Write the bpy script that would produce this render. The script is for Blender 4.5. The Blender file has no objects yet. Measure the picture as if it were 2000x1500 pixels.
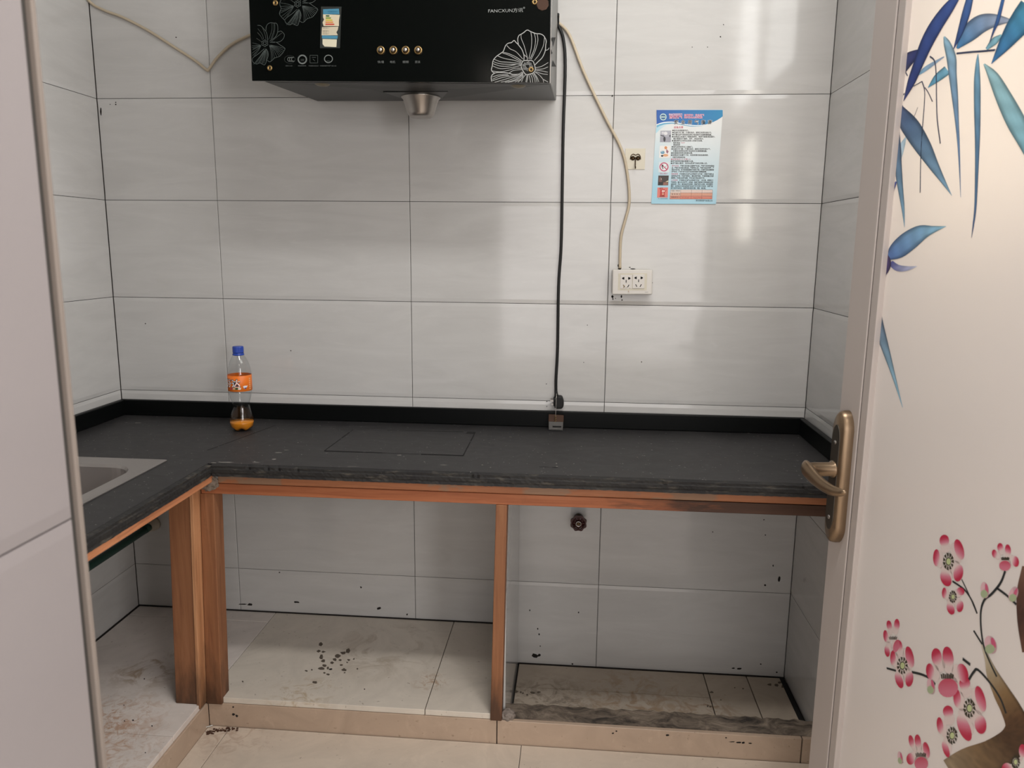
import bpy, bmesh, math, random
from mathutils import Vector, Matrix
random.seed(7)
SC = bpy.context.scene
COL = SC.collection

# ------------------------------------------------------------------ camera
CAM = Vector((0.5087, -2.3200, 1.37067))
YAW, PITCH, ROLL, FPX = 0.0837824, -0.1785412, -0.0097798, 1490.78
def _rot():
    cy, sy = math.cos(YAW), math.sin(YAW); cp, sp = math.cos(PITCH), math.sin(PITCH)
    co, so = math.cos(ROLL), math.sin(ROLL)
    Rz = Matrix(((cy, -sy, 0), (sy, cy, 0), (0, 0, 1)))
    Rx = Matrix(((1, 0, 0), (0, cp, -sp), (0, sp, cp)))
    Ry = Matrix(((co, 0, so), (0, 1, 0), (-so, 0, co)))
    return Rz @ Rx @ Ry
R3 = _rot()                      # columns: right, forward, up
cam_d = bpy.data.cameras.new('camera'); cam = bpy.data.objects.new('camera', cam_d); COL.objects.link(cam)
cam_d.sensor_fit = 'HORIZONTAL'; cam_d.sensor_width = 36.0; cam_d.lens = FPX / 2000 * 36.0
cam_d.clip_start = 0.02; cam_d.clip_end = 50
_m = Matrix((R3.col[0], R3.col[2], -R3.col[1])).transposed()
cam.matrix_world = Matrix.Translation(CAM) @ _m.to_4x4()
cam_d.dof.use_dof = True; cam_d.dof.focus_distance = 2.25; cam_d.dof.aperture_fstop = 9.0
SC.camera = cam

# ------------------------------------------------------------------ light
SC.view_settings.view_transform = 'Standard'; SC.view_settings.look = 'None'
SC.view_settings.exposure = 0.62; SC.view_settings.gamma = 1.0
SC.view_settings.use_curve_mapping = False
W = bpy.data.worlds.new('world'); SC.world = W; W.use_nodes = True
W.node_tree.nodes['Background'].inputs[0].default_value = (1.0, 0.965, 0.94, 1)
W.node_tree.nodes['Background'].inputs[1].default_value = 0.30
def area(name, loc, rot, sx, sy, power, col):
    d = bpy.data.lights.new(name, 'AREA'); d.shape = 'RECTANGLE'; d.size = sx; d.size_y = sy
    d.energy = power; d.color = col
    o = bpy.data.objects.new(name, d); COL.objects.link(o); o.location = loc; o.rotation_euler = rot
    return o
# daylight in the high window of the right wall; the vent and passage side are added, unseen fill
area('window_daylight', (1.2365, -1.285, 2.35), (0, math.radians(90), 0), 0.73, 0.52, 7.0, (1.0, 0.985, 0.955))
area('window_daylight_near', (1.2365, -0.70, 2.35), (0, math.radians(90), 0), 0.73, 0.54, 4.5, (1.0, 0.985, 0.955))
area('vent_fill_light', (1.2365, -1.10, 1.62), (0, math.radians(90), 0), 0.42, 0.36, 3.2, (1.0, 0.94, 0.82))
area('passage_side_fill', (1.745, -3.25, 1.60), (0, math.radians(90), 0), 1.0, 1.0, 32.0, (1.0, 0.96, 0.945))
# added fill lights, unseen: kitchen ceiling, passage ceiling and far end of the passage
area('ceiling_fill_light', (0.72, -1.5, 2.885), (0, 0, 0), 0.8, 0.2, 13.5, (1.0, 0.975, 0.95))
area('passage_ceiling_fill', (0.9, -2.75, 2.60), (0, 0, 0), 0.5, 0.5, 4.0, (1.0, 0.95, 0.93))
area('passage_end_fill', (0.45, -4.55, 1.35), (math.radians(90), 0, 0), 2.4, 1.9, 23.5, (1.0, 0.95, 0.935))

# ------------------------------------------------------------------ helpers
def ray(u, v): return R3 @ Vector(((u - 1000) / FPX, 1.0, -(v - 750) / FPX))
def on_plane(p0, n, u, v):          # point of the flat surface (p0, n) that photo pixel (u, v) shows
    d = ray(u, v); t = (Vector(p0) - CAM).dot(Vector(n)) / d.dot(Vector(n)); return CAM + d * t
def on_y(y, u, v): return on_plane((0, y, 0), (0, 1, 0), u, v)
def on_z(z, u, v): return on_plane((0, 0, z), (0, 0, 1), u, v)

def tag(o, label=None, cat=None, group=None, kind=None):
    if label: o['label'] = label
    if cat: o['category'] = cat
    if group: o['group'] = group
    if kind: o['kind'] = kind
    return o
ORG = {}
def empty(name, loc):
    o = bpy.data.objects.new(name, None); COL.objects.link(o); o.location = loc
    o.empty_display_size = 0.05; ORG[o.name] = Vector(loc); return o
def link(name, me, org, parent=None):
    o = bpy.data.objects.new(name, me); COL.objects.link(o)
    org = Vector(org); ORG[o.name] = org
    if parent: o.parent = parent; o.location = org - ORG[parent.name]
    else: o.location = org
    return o
class MB:
    def __init__(s): s.v = []; s.f = []; s.c = []; s.sm = []
    def add(s, vs, fs, col=None, smooth=False):
        b = len(s.v); s.v += [Vector(p) for p in vs]; s.f += [tuple(i + b for i in f) for f in fs]
        s.c += (col if isinstance(col, list) else [col or (1, 1, 1)] * len(vs)); s.sm += [smooth] * len(fs); return s
    def hexa(s, p):   # 8 corners: bottom 4 ccw, top 4 ccw
        return s.add(p, [(0, 3, 2, 1), (4, 5, 6, 7), (0, 1, 5, 4), (1, 2, 6, 5), (2, 3, 7, 6), (3, 0, 4, 7)])
    def box(s, a, b):
        x0, y0, z0 = a; x1, y1, z1 = b
        return s.hexa([(x0, y0, z0), (x1, y0, z0), (x1, y1, z0), (x0, y1, z0), (x0, y0, z1), (x1, y0, z1), (x1, y1, z1), (x0, y1, z1)])
    def lathe(s, prof, c=(0, 0, 0), n=32, axis=(0, 0, 1), smooth=True, cap=(True, True)):
        a = Vector(axis).normalized(); u = a.orthogonal().normalized(); w = a.cross(u); c = Vector(c)
        vs = []; fs = []
        for r, h in prof:
            for k in range(n):
                t = 2 * math.pi * k / n; vs.append(c + a * h + (u * math.cos(t) + w * math.sin(t)) * r)
        for i in range(len(prof) - 1):
            for k in range(n):
                k2 = (k + 1) % n; fs.append((i * n + k, i * n + k2, (i + 1) * n + k2, (i + 1) * n + k))
        if cap[0]: fs.append(tuple(reversed(range(n))))
        if cap[1]: fs.append(tuple(range((len(prof) - 1) * n, len(prof) * n)))
        return s.add(vs, fs, None, smooth)
    def tube(s, pts, r, n=10, smooth=True, sx=1.0, sy=1.0):
        pts = [Vector(p) for p in pts]; m = len(pts); rr = r if isinstance(r, list) else [r] * m
        vs = []; fs = []; up = None
        for i, p in enumerate(pts):
            t = (pts[min(i + 1, m - 1)] - pts[max(i - 1, 0)]).normalized()
            if up is None: up = t.orthogonal().normalized()
            up = (up - t * up.dot(t)).normalized(); w = t.cross(up)
            for k in range(n):
                a = 2 * math.pi * k / n; vs.append(p + (up * math.cos(a) * sx + w * math.sin(a) * sy) * rr[i])
        for i in range(m - 1):
            for k in range(n):
                k2 = (k + 1) % n; fs.append((i * n + k, i * n + k2, (i + 1) * n + k2, (i + 1) * n + k))
        fs.append(tuple(reversed(range(n)))); fs.append(tuple(range((m - 1) * n, m * n)))
        return s.add(vs, fs, None, smooth)
    def prism(s, poly, n, h):       # poly: 3D outline, extruded by h along n
        n = Vector(n) * h; k = len(poly); vs = [Vector(p) for p in poly] + [Vector(p) + n for p in poly]
        fs = [tuple(range(k)), tuple(reversed(range(k, 2 * k)))] + [(i, i + k, (i + 1) % k + k, (i + 1) % k) for i in range(k)]
        return s.add(vs, fs)
    def build(s, name, mat, parent=None, bevel=0, org=None, seg=2, fixn=True):
        xs = [p.x for p in s.v]; ys = [p.y for p in s.v]; zs = [p.z for p in s.v]
        o_ = Vector(org) if org else Vector(((min(xs) + max(xs)) / 2, (min(ys) + max(ys)) / 2, (min(zs) + max(zs)) / 2))
        me = bpy.data.meshes.new(name); me.from_pydata([p - o_ for p in s.v], [], s.f)
        me.polygons.foreach_set('use_smooth', s.sm)
        if any(c != (1, 1, 1) for c in s.c):
            at = me.color_attributes.new('Col', 'FLOAT_COLOR', 'POINT')
            for i, c in enumerate(s.c): at.data[i].color = (c[0], c[1], c[2], 1)
        if fixn or bevel:
            bm = bmesh.new(); bm.from_mesh(me)
            if fixn: bmesh.ops.recalc_face_normals(bm, faces=bm.faces)
            if bevel:
                es = [e for e in bm.edges if len(e.link_faces) == 2 and e.calc_face_angle(0) > 0.6]
                bmesh.ops.bevel(bm, geom=es, offset=bevel, segments=seg, affect='EDGES', profile=0.5)
            bm.to_mesh(me); bm.free()
        me.materials.append(mat)
        return link(name, me, o_, parent)
def spline(pts, n=6, closed=False):
    P = [Vector(p) for p in pts]; out = []; m = len(P)
    rng = range(m if closed else m - 1)
    for i in rng:
        p0 = P[(i - 1) % m] if closed or i > 0 else P[0] * 2 - P[1]; p1 = P[i]; p2 = P[(i + 1) % m]
        p3 = P[(i + 2) % m] if closed or i + 2 < m else P[-1] * 2 - P[-2]
        for k in range(n):
            t = k / n
            out.append(0.5 * ((2 * p1) + (p2 - p0) * t + (2 * p0 - 5 * p1 + 4 * p2 - p3) * t * t + (3 * p1 - p0 - 3 * p2 + p3) * t ** 3))
    if not closed: out.append(P[-1])
    return out

# ------------------------------------------------------------------ materials
def srgb(h):
    if isinstance(h, str): r, g, b = [int(h[i:i + 2], 16) / 255 for i in (0, 2, 4)]
    else: r, g, b = h
    f = lambda c: c / 12.92 if c <= 0.04045 else ((c + 0.055) / 1.055) ** 2.4
    return (f(r), f(g), f(b))
class Mat:
    def __init__(s, name, base=(0.5, 0.5, 0.5), rough=0.5, metal=0.0, **kw):
        s.m = bpy.data.materials.new(name); s.m.use_nodes = True; s.t = s.m.node_tree
        s.b = s.t.nodes['Principled BSDF']
        s.b.inputs['Base Color'].default_value = (*base, 1); s.b.inputs['Roughness'].default_value = rough
        s.b.inputs['Metallic'].default_value = metal
        for k, v in kw.items(): s.b.inputs[k.replace('_', ' ')].default_value = v
    def n(s, t, **kw):
        nd = s.t.nodes.new(t)
        for k, v in kw.items():
            if k.startswith('i_'):
                key = k[2:]; key = int(key) if key.isdigit() else key.replace('_', ' '); nd.inputs[key].default_value = v
            else: setattr(nd, k, v)
        return nd
    def l(s, a, b): s.t.links.new(a, b)
    def pos(s, scale=(1, 1, 1), loc=(0, 0, 0)):
        g = s.n('ShaderNodeNewGeometry'); mp = s.n('ShaderNodeMapping'); s.l(g.outputs['Position'], mp.inputs[0])
        mp.inputs['Scale'].default_value = scale; mp.inputs['Location'].default_value = loc; return mp.outputs[0]
    def noise(s, vec, scale=5, detail=4, rough=0.55, dist=0.0):
        nd = s.n('ShaderNodeTexNoise'); s.l(vec, nd.inputs['Vector']); nd.inputs['Scale'].default_value = scale
        nd.inputs['Detail'].default_value = detail; nd.inputs['Roughness'].default_value = rough; nd.inputs['Distortion'].default_value = dist
        return nd.outputs['Fac']
    def ramp(s, fac, stops):
        r = s.n('ShaderNodeValToRGB'); s.l(fac, r.inputs[0]); e = r.color_ramp.elements
        while len(e) < len(stops): e.new(0.5)
        for i, (p, c) in enumerate(stops):
            e[i].position = p; e[i].color = (*c, 1) if isinstance(c, tuple) else (c, c, c, 1)
        return r.outputs[0]
    def mix(s, fac, a, b, mode='MIX'):
        m = s.n('ShaderNodeMix', data_type='RGBA', blend_type=mode)
        for key, x in ((0, fac), (6, a), (7, b)):
            if hasattr(x, 'links'): s.l(x, m.inputs[key])
            elif key == 0: m.inputs[0].default_value = x
            else: m.inputs[key].default_value = (*x, 1)
        return m.outputs[2]
    def math(s, op, a, b=0.0):
        m = s.n('ShaderNodeMath', operation=op)
        for i, x in enumerate((a, b)):
            if hasattr(x, 'links'): s.l(x, m.inputs[i])
            else: m.inputs[i].default_value = x
        return m.outputs[0]
    def spot(s, c, r0, r1):          # 1 inside radius r0 of world point c, 0 beyond r1
        g = s.n('ShaderNodeNewGeometry'); d = s.n('ShaderNodeVectorMath', operation='DISTANCE')
        s.l(g.outputs['Position'], d.inputs[0]); d.inputs[1].default_value = c
        m = s.n('ShaderNodeMapRange'); s.l(d.outputs['Value'], m.inputs[0])
        m.inputs[1].default_value = r1; m.inputs[2].default_value = r0; return m.outputs[0]
    def color(s, o): s.l(o, s.b.inputs['Base Color']); return s
    def bump(s, h, strength=0.1, dist=0.01):
        b = s.n('ShaderNodeBump'); s.l(h, b.inputs['Height']); b.inputs['Strength'].default_value = strength
        b.inputs['Distance'].default_value = dist; s.l(b.outputs[0], s.b.inputs['Normal']); return s

def wall_tile(name, axis):
    m = Mat(name, rough=0.09)
    sc = {'y': (1.0, 1, 5.5), 'x': (1, 1.0, 5.5)}[axis]
    v = m.pos(sc)
    a = m.noise(v, 3.2, 5, 0.6, 1.2); b = m.noise(m.pos(sc, (3, 7, 1)), 9.0, 4, 0.6, 2.0)
    c1 = m.ramp(a, [(0.30, srgb('c2c1bf')), (0.52, srgb('c7c6c4')), (0.75, srgb('cccbc9'))])
    c2 = m.mix(m.ramp(b, [(0.60, 0.0), (0.76, 0.25)]), c1, srgb('d6d5d3'))
    g = m.noise(m.pos((1, 1, 1)), 6, 3, 0.6)
    c3 = m.mix(m.ramp(g, [(0.58, 0.0), (0.85, 0.15)]), c2, srgb('aeaaa2'))
    m.color(c3); m.bump(b, 0.04, 0.002); return m.m
M = {}
M['tile_back'] = wall_tile('glazed wall tile', 'y'); M['tile_side'] = wall_tile('glazed wall tile side', 'x')
M['tile_jamb'] = Mat('pinkish grey reveal tile', srgb('8e8888'), 0.12).m
M['grout'] = Mat('dark grout', srgb('3a3733'), 0.9).m
M['plaster'] = Mat('white plaster', srgb('d9d7d2'), 0.85).m
def floor_tile(name, c, streak, stains=()):
    m = Mat(name, rough=0.22)
    a = m.noise(m.pos(), 5, 6, 0.62, 2.5); b = m.noise(m.pos((1, 1, 1), (4, 2, 0)), 14, 5, 0.65, 3)
    c1 = m.ramp(a, [(0.3, tuple(x * 0.90 for x in c)), (0.6, c), (0.8, tuple(min(1, x * 1.08) for x in c))])
    c2 = m.mix(m.ramp(b, [(0.58, 0.0), (0.75, streak)]), c1, tuple(min(1, x * 1.3) for x in c))
    d = m.noise(m.pos((1, 1, 1), (9, 9, 9)), 90, 2, 0.5)
    c3 = m.mix(m.ramp(d, [(0.70, 0.0), (0.76, 0.45)]), c2, srgb('6d5e4c'))
    for (p, r, col, sc, am) in stains:
        q = m.noise(m.pos((1, 1, 1), (p[0] * 7, 0, 0)), sc, 5, 0.65, 1.5)
        f = m.math('MULTIPLY', m.math('MULTIPLY', m.spot(p, r * 0.35, r), m.ramp(q, [(0.47, 0.0), (0.62, 1.0)])), am)
        c3 = m.mix(f, c3, srgb(col))
    m.color(c3); return m.m
M['floor_tile'] = floor_tile('beige marbled floor tile', srgb('d2c4b4'), 0.25, [((-0.38, -0.50, 0.066), 0.16, '8a5f45', 22, 0.35)])
M['kick_tile'] = floor_tile('tan marbled kick tile', srgb('b8a28e'), 0.35)
M['plinth_tile'] = floor_tile('dirty cream plinth tile', srgb('d8cfc2'), 0.15, [
    ((-0.22, -0.46, 0.15), 0.11, 'a98d60', 24, 0.55),
    ((0.12, -0.36, 0.15), 0.06, 'a1764a', 30, 0.6), ((-0.05, -0.2, 0.15), 0.2, '9a8872', 9, 0.5)])
M['wing_tile_lit'] = floor_tile('stained lit wing tile', srgb('dfd6cf'), 0.12, [  # paler copy of the plinth tile: stronger light painted in, plus real stains
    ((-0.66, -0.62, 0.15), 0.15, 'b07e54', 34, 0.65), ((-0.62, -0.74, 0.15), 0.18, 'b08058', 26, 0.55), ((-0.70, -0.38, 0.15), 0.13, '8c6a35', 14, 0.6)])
M['pit_tile'] = floor_tile('grubby grey floor tile', srgb('b5a898'), 0.1, [
    ((0.70, -0.20, 0.012), 0.22, '8b6a45', 18, 0.6), ((0.45, -0.22, 0.012), 0.18, '5f5345', 24, 0.6), ((0.92, -0.22, 0.012), 0.12, '7c5a3a', 25, 0.6)])
def wood(name, axis, c0='8c5638', c1='a86c48', c2='b97d58', extra=None):
    m = Mat(name, rough=0.62)
    sc = {'x': (1.2, 26, 26), 'y': (26, 1.2, 26), 'z': (26, 26, 1.2)}[axis]
    a = m.noise(m.pos(sc), 3.0, 6, 0.65, 0.6); b = m.noise(m.pos(tuple(x * 0.35 for x in sc), (3, 1, 2)), 2.2, 4, 0.6, 0.8)
    g = m.ramp(a, [(0.25, srgb(c0)), (0.52, srgb(c1)), (0.80, srgb(c2))])
    g = m.mix(m.ramp(b, [(0.52, 0.0), (0.85, 0.40)]), g, srgb('7a4a30'))
    k = m.noise(m.pos((1, 1, 1), (5, 5, 5)), 11, 5, 0.7)
    g = m.mix(m.ramp(k, [(0.60, 0.0), (0.78, 0.45)]), g, srgb('5a4230'))
    if extra: g = extra(m, g)
    m.color(g); m.bump(a, 0.25, 0.002); return m.m
def sooty(m, g):        # lower rail: grey dirt towards its right-hand end
    gx = m.n('ShaderNodeSeparateXYZ'); gg = m.n('ShaderNodeNewGeometry'); m.l(gg.outputs['Position'], gx.inputs[0])
    q = m.math('ADD', gx.outputs[0], m.math('MULTIPLY', m.noise(m.pos((1, 2, 6)), 9, 4, 0.6), 0.55))
    f = m.ramp(m.math('SUBTRACT', q, 0.55), [(0.36, 0.0), (0.52, 0.88)])
    return m.mix(f, g, srgb('2e241d'))
def putty(m, g):
    q = m.noise(m.pos((1.0, 1, 2)), 7, 3, 0.6)
    return m.mix(m.ramp(q, [(0.56, 0.0), (0.60, 0.7)]), g, srgb('8d7863'))
def muddy(m, g):        # foot of the posts: dark wet dirt
    gx = m.n('ShaderNodeSeparateXYZ'); gg = m.n('ShaderNodeNewGeometry'); m.l(gg.outputs['Position'], gx.inputs[0])
    q = m.math('ADD', gx.outputs[2], m.math('MULTIPLY', m.noise(m.pos((8, 8, 2)), 4, 4, 0.6), 0.32))
    return m.mix(m.ramp(q, [(0.30, 0.8), (0.46, 0.0)]), g, srgb('38261a'))
M['wood_x'] = wood('orange pine rail', 'x', extra=putty)
M['wood_x_sooty'] = wood('sooty pine rail', 'x', c0='87492b', c1='a5623e', c2='b5734d', extra=sooty)
M['wood_y'] = wood('orange pine rail along the wing', 'y', c1='c28058', c2='d69a70')
M['wood_z'] = wood('orange pine post', 'z', c0='774a31', c1='90603f', c2='a06e4e', extra=muddy)
M['wood_z_pale'] = wood('pale pine board', 'z', c0='a5714c', c1='c28d64', c2='cf9d75', extra=muddy)
def stone(name, edge):
    m = Mat(name, rough=0.42)
    a = m.noise(m.pos((2.0, 3, 1)), 5, 6, 0.65, 1.0); b = m.noise(m.pos((2.2, 6, 1), (2, 5, 0)), 16, 6, 0.7, 1.5)
    c = m.ramp(a, [(0.3, srgb('232223')), (0.55, srgb('2b2a2b')), (0.8, srgb('363433'))])
    if edge:
        d = m.noise(m.pos((0.5, 0.5, 3)), 34, 6, 0.7)
        c = m.ramp(a, [(0.3, srgb('17171a')), (0.7, srgb('2b2a28'))])
        c = m.mix(m.ramp(d, [(0.55, 0.0), (0.75, 0.55)]), c, srgb('7d7568'))
        m.bump(d, 0.4, 0.002); m.b.inputs['Roughness'].default_value = 0.7
    else:
        c = m.mix(m.ramp(b, [(0.60, 0.0), (0.80, 0.35)]), c, srgb('6a6866'))
        s = m.noise(m.pos((1, 1, 1), (1, 8, 3)), 130, 1, 0.5)
        c = m.mix(m.ramp(s, [(0.745, 0.0), (0.77, 0.6)]), c, srgb('a9a6a2'))
        m.l(m.ramp(a, [(0.3, 0.48), (0.7, 0.62)]), m.b.inputs['Roughness'])
    m.color(c); return m.m
M['stone'] = stone('worn black stone', False); M['stone_edge'] = stone('chipped black stone edge', True)
M['stone_back'] = Mat('polished black stone', srgb('0a0c0c'), 0.4, Specular_IOR_Level=0.15).m
def simple(key, name, c, rough=0.5, metal=0.0, **kw): M[key] = Mat(name, srgb(c), rough, metal, **kw).m
simple('seam', 'black seam', '0b0b0b', 0.9)
simple('hood_black', 'black painted sheet steel', '141716', 0.30)
simple('hood_grey', 'greasy dark steel underside', '101211', 0.42, 0.0)
simple('hood_side', 'brushed dark steel side', '70706e', 0.38, 0.55)
simple('hood_glass', 'black glass front', '070a09', 0.12)
simple('steel', 'dull stainless steel', 'b4afaa', 0.32, 1.0)
simple('sink_steel', 'satin stainless steel', 'b3aeab', 0.38, 0.9)
simple('brass', 'tarnished brass', 'a58a5c', 0.35, 0.9)
simple('block_metal', 'dull grey metal', '4f4d4b', 0.6, 0.3)
simple('lamp_glass', 'greasy lamp glass', '6f6650', 0.4)
simple('rust', 'rust brown steel', '4a3428', 0.8, 0.3)
simple('bronze', 'antique bronze', '8a7660', 0.33, 0.85)
simple('bronze_shaded', 'shaded bronze face', '4a443c', 0.5, 0.7)  # darker copy of the bronze: shade on the handle face put into the colour
simple('white_plastic', 'white plastic', 'd6d2cc', 0.4)
simple('cream_plastic', 'yellowed plastic', 'cfc9b8', 0.45)
simple('cable_white', 'yellowed white cable', 'bfb19a', 0.55)
simple('rubber', 'black rubber', '0b0b0b', 0.6)
simple('valve_red', 'dark red enamel', '3a1512', 0.5)
simple('pipe_green', 'dark green pipe', '16463a', 0.45)
simple('pipe_white', 'grubby white fitting', 'bdb5a4', 0.5)
simple('alu', 'taupe powder coated aluminium', 'b9b0ab', 0.42)
simple('alu_dark', 'dark gasket', '4b4340', 0.7)
simple('concrete', 'grey concrete', '7c7064', 0.9)
simple('cap_blue', 'blue plastic cap', '2446a8', 0.38)
simple('orange_label', 'orange film label', 'ef7a22', 0.4)
simple('juice', 'orange soda', 'e08a1e', 0.15)
simple('hook_metal', 'tarnished hook', '4a3a2a', 0.4, 0.9)
simple('dirt', 'dark grime', '1d1815', 0.95)
simple('mud', 'dried mud', '5c5247', 0.95)
simple('paper_white', 'white paper', 'dfe3e0', 0.8)
simple('line_white', 'printed grey line', 'a5a6a4', 0.5)
simple('line_grey', 'printed dark grey line', '4e5654', 0.5)
simple('tile_edge', 'raw tile edge', '81776f', 0.7)
def attr_mat(name, rough):
    m = Mat(name, rough=rough); a = m.n('ShaderNodeAttribute', attribute_name='Col'); m.color(a.outputs['Color']); return m.m
M['print'] = attr_mat('printed colour', 0.45)
m = Mat('rough concrete curb', rough=0.95)
a = m.noise(m.pos((1, 2, 2)), 12, 6, 0.7, 1.0)
m.color(m.ramp(a, [(0.35, srgb('2f2a26')), (0.5, srgb('655a4f')), (0.7, srgb('97897a'))])); m.bump(a, 0.3, 0.003); M['curb'] = m.m
m = Mat('clear bottle plastic'); t = m.t; t.nodes.remove(m.b)
out = t.nodes['Material Output']; tr = m.n('ShaderNodeBsdfTransparent'); gl = m.n('ShaderNodeBsdfGlossy')
tr.inputs[0].default_value = (0.93, 0.94, 0.94, 1); gl.inputs['Roughness'].default_value = 0.06
fr = m.n('ShaderNodeLayerWeight'); fr.inputs[0].default_value = 0.5; pw = m.math('ADD', m.math('MULTIPLY', m.math('POWER', fr.outputs['Facing'], 3.0), 0.55), 0.05); mx = m.n('ShaderNodeMixShader')
m.l(pw, mx.inputs[0]); m.l(tr.outputs[0], mx.inputs[1]); m.l(gl.outputs[0], mx.inputs[2]); m.l(mx.outputs[0], out.inputs[0]); M['pet'] = m.m
m = Mat('window glass'); t = m.t; t.nodes.remove(m.b)
out = t.nodes['Material Output']; tr = m.n('ShaderNodeBsdfTransparent'); gl = m.n('ShaderNodeBsdfGlossy'); gl.inputs['Roughness'].default_value = 0.02
mx = m.n('ShaderNodeMixShader'); mx.inputs[0].default_value = 0.06
m.l(tr.outputs[0], mx.inputs[1]); m.l(gl.outputs[0], mx.inputs[2]); m.l(mx.outputs[0], out.inputs[0]); M['glass'] = m.m
m = Mat('white frosted glass', srgb('fbf5f2'), 0.22); t = m.t
out = t.nodes['Material Output']; tl = m.n('ShaderNodeBsdfTranslucent'); tl.inputs[0].default_value = (0.93, 0.88, 0.80, 1)
mx = m.n('ShaderNodeMixShader'); mx.inputs[0].default_value = 0.20
m.l(m.b.outputs[0], mx.inputs[1]); m.l(tl.outputs[0], mx.inputs[2]); m.l(mx.outputs[0], out.inputs[0]); M['frosted'] = m.m

# ------------------------------------------------------------------ room shell
XL, XR, YF, ZC = -0.961, 1.2025, -1.745, 2.95
GAP = 0.0008
TILES = {}
def tile_mesh(w, h, key, mat, pillow=True):
    k = (round(w, 3), round(h, 3), key)
    if k in TILES: return TILES[k]
    a, b = w / 2 - GAP, h / 2 - GAP; i, j, d, t = 0.0015, min(0.011, h / 4), 0.0011 if pillow else 0.0006, 0.008
    if not pillow: j = 0.0015
    vs = [(-a, t, -b), (a, t, -b), (a, t, b), (-a, t, b), (-a, d, -b), (a, d, -b), (a, d, b), (-a, d, b),
          (-a + i, 0, -b + j), (a - i, 0, -b + j), (a - i, 0, b - j), (-a + i, 0, b - j)]
    fs = [(4, 5, 9, 8), (5, 6, 10, 9), (6, 7, 11, 10), (7, 4, 8, 11), (8, 9, 10, 11), (0, 1, 5, 4), (1, 2, 6, 5), (2, 3, 7, 6), (3, 0, 4, 7)]
    me = bpy.data.meshes.new('tile'); me.from_pydata(vs, [], fs); me.materials.append(mat); TILES[k] = me; return me
def put_tile(name, parent, w, h, cen, face, mat, key, pillow=True):
    """face: 'y' faces -Y, '+x' faces +X, '-x' faces -X, 'z' faces up (w along x, h along y)"""
    o = link(name, tile_mesh(w, h, key, mat, pillow), cen, parent)
    o.rotation_euler = {'y': (0, 0, 0), '+x': (0, 0, math.pi / 2), '-x': (0, 0, -math.pi / 2), 'z': (-math.pi / 2, 0, 0)}[face]
    return o
def cut(rects, hole):
    res = []
    for (a0, a1, b0, b1) in rects:
        h0, h1, g0, g1 = hole
        if a1 <= h0 or a0 >= h1 or b1 <= g0 or b0 >= g1: res.append((a0, a1, b0, b1)); continue
        if a0 < h0: res.append((a0, h0, b0, b1))
        if a1 > h1: res.append((h1, a1, b0, b1))
        x0, x1 = max(a0, h0), min(a1, h1)
        if b0 < g0: res.append((x0, x1, b0, g0))
        if b1 > g1: res.append((x0, x1, g1, b1))
    return res
rowz = [0.012] + [0.3 * k for k in range(1, 10)] + [2.95]
wb = MB().box((XL - 0.15, 0.0035, -0.1), (XR + 0.15, 0.15, ZC)).build('wall_back', M['grout']); tag(wb, 'tiled back wall of light grey glazed tiles', kind='structure')
for c0, c1 in ((XL, -0.6), (-0.6, 0), (0, 0.6), (0.6, XR)):
    for r in range(10):
        z0, z1 = rowz[r], rowz[r + 1]
        put_tile('tile', wb, c1 - c0, z1 - z0, ((c0 + c1) / 2, 0, (z0 + z1) / 2), 'y', M['tile_back'], 'b')
wl = MB().box((XL - 0.15, -1.95, -0.1), (XL - 0.0035, 0.0035, ZC)).build('wall_left', M['grout']); tag(wl, 'tiled left side wall', kind='structure')
for c0, c1 in ((-0.6, 0), (-1.2, -0.6), (YF, -1.2)):
    for r in range(10):
        z0, z1 = rowz[r], rowz[r + 1]
        put_tile('tile', wl, c1 - c0, z1 - z0, (XL, (c0 + c1) / 2, (z0 + z1) / 2), '+x', M['tile_side'], 's')
WY0, WY1, WZ0, WZ1 = -1.60, -0.40, 1.95, 2.75
wr_ = MB()
VH = (-1.30, -0.90, 1.39, 1.85)
for (a0, a1, b0, b1) in cut(cut([(-1.95, 0.0035, -0.1, ZC)], (WY0, WY1, WZ0, WZ1)), VH):
    wr_.box((XR + 0.0035, a0, b0), (XR + 0.15, a1, b1))
wr = wr_.build('wall_right', M['grout']); tag(wr, 'tiled right side wall with a high window', kind='structure')
for c0, c1 in ((-0.6, 0), (-1.2, -0.6), (YF, -1.2)):
    for r in range(10):
        for (a0, a1, b0, b1) in cut(cut([(c0, c1, rowz[r], rowz[r + 1])], (WY0, WY1, WZ0, WZ1)), VH):
            put_tile('tile', wr, a1 - a0, b1 - b0, (XR, (a0 + a1) / 2, (b0 + b1) / 2), '-x', M['tile_side'], 's')
w1 = empty('window_1', (XR, (WY0 + WY1) / 2, WZ0)); tag(w1, 'high white framed window in the right wall', kind='structure')
fr_ = MB()
for (a, b) in (((WY0, WZ0), (WY1, WZ0 + 0.035)), ((WY0, WZ1 - 0.035), (WY1, WZ1)), ((WY0, WZ0), (WY0 + 0.035, WZ1)), ((WY1 - 0.035, WZ0), (WY1, WZ1)), ((-1.02, WZ0), (-0.98, WZ1))):
    fr_.box((XR + 0.004, a[0], a[1]), (XR + 0.045, b[0], b[1]))
fr_.build('window_frame', M['white_plastic'], w1)
for a, b in ((WY0 + 0.035, -1.02), (-0.98, WY1 - 0.035)):
    MB().box((XR + 0.022, a, WZ0 + 0.035), (XR + 0.026, b, WZ1 - 0.035)).build('pane', M['glass'], w1)

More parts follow.
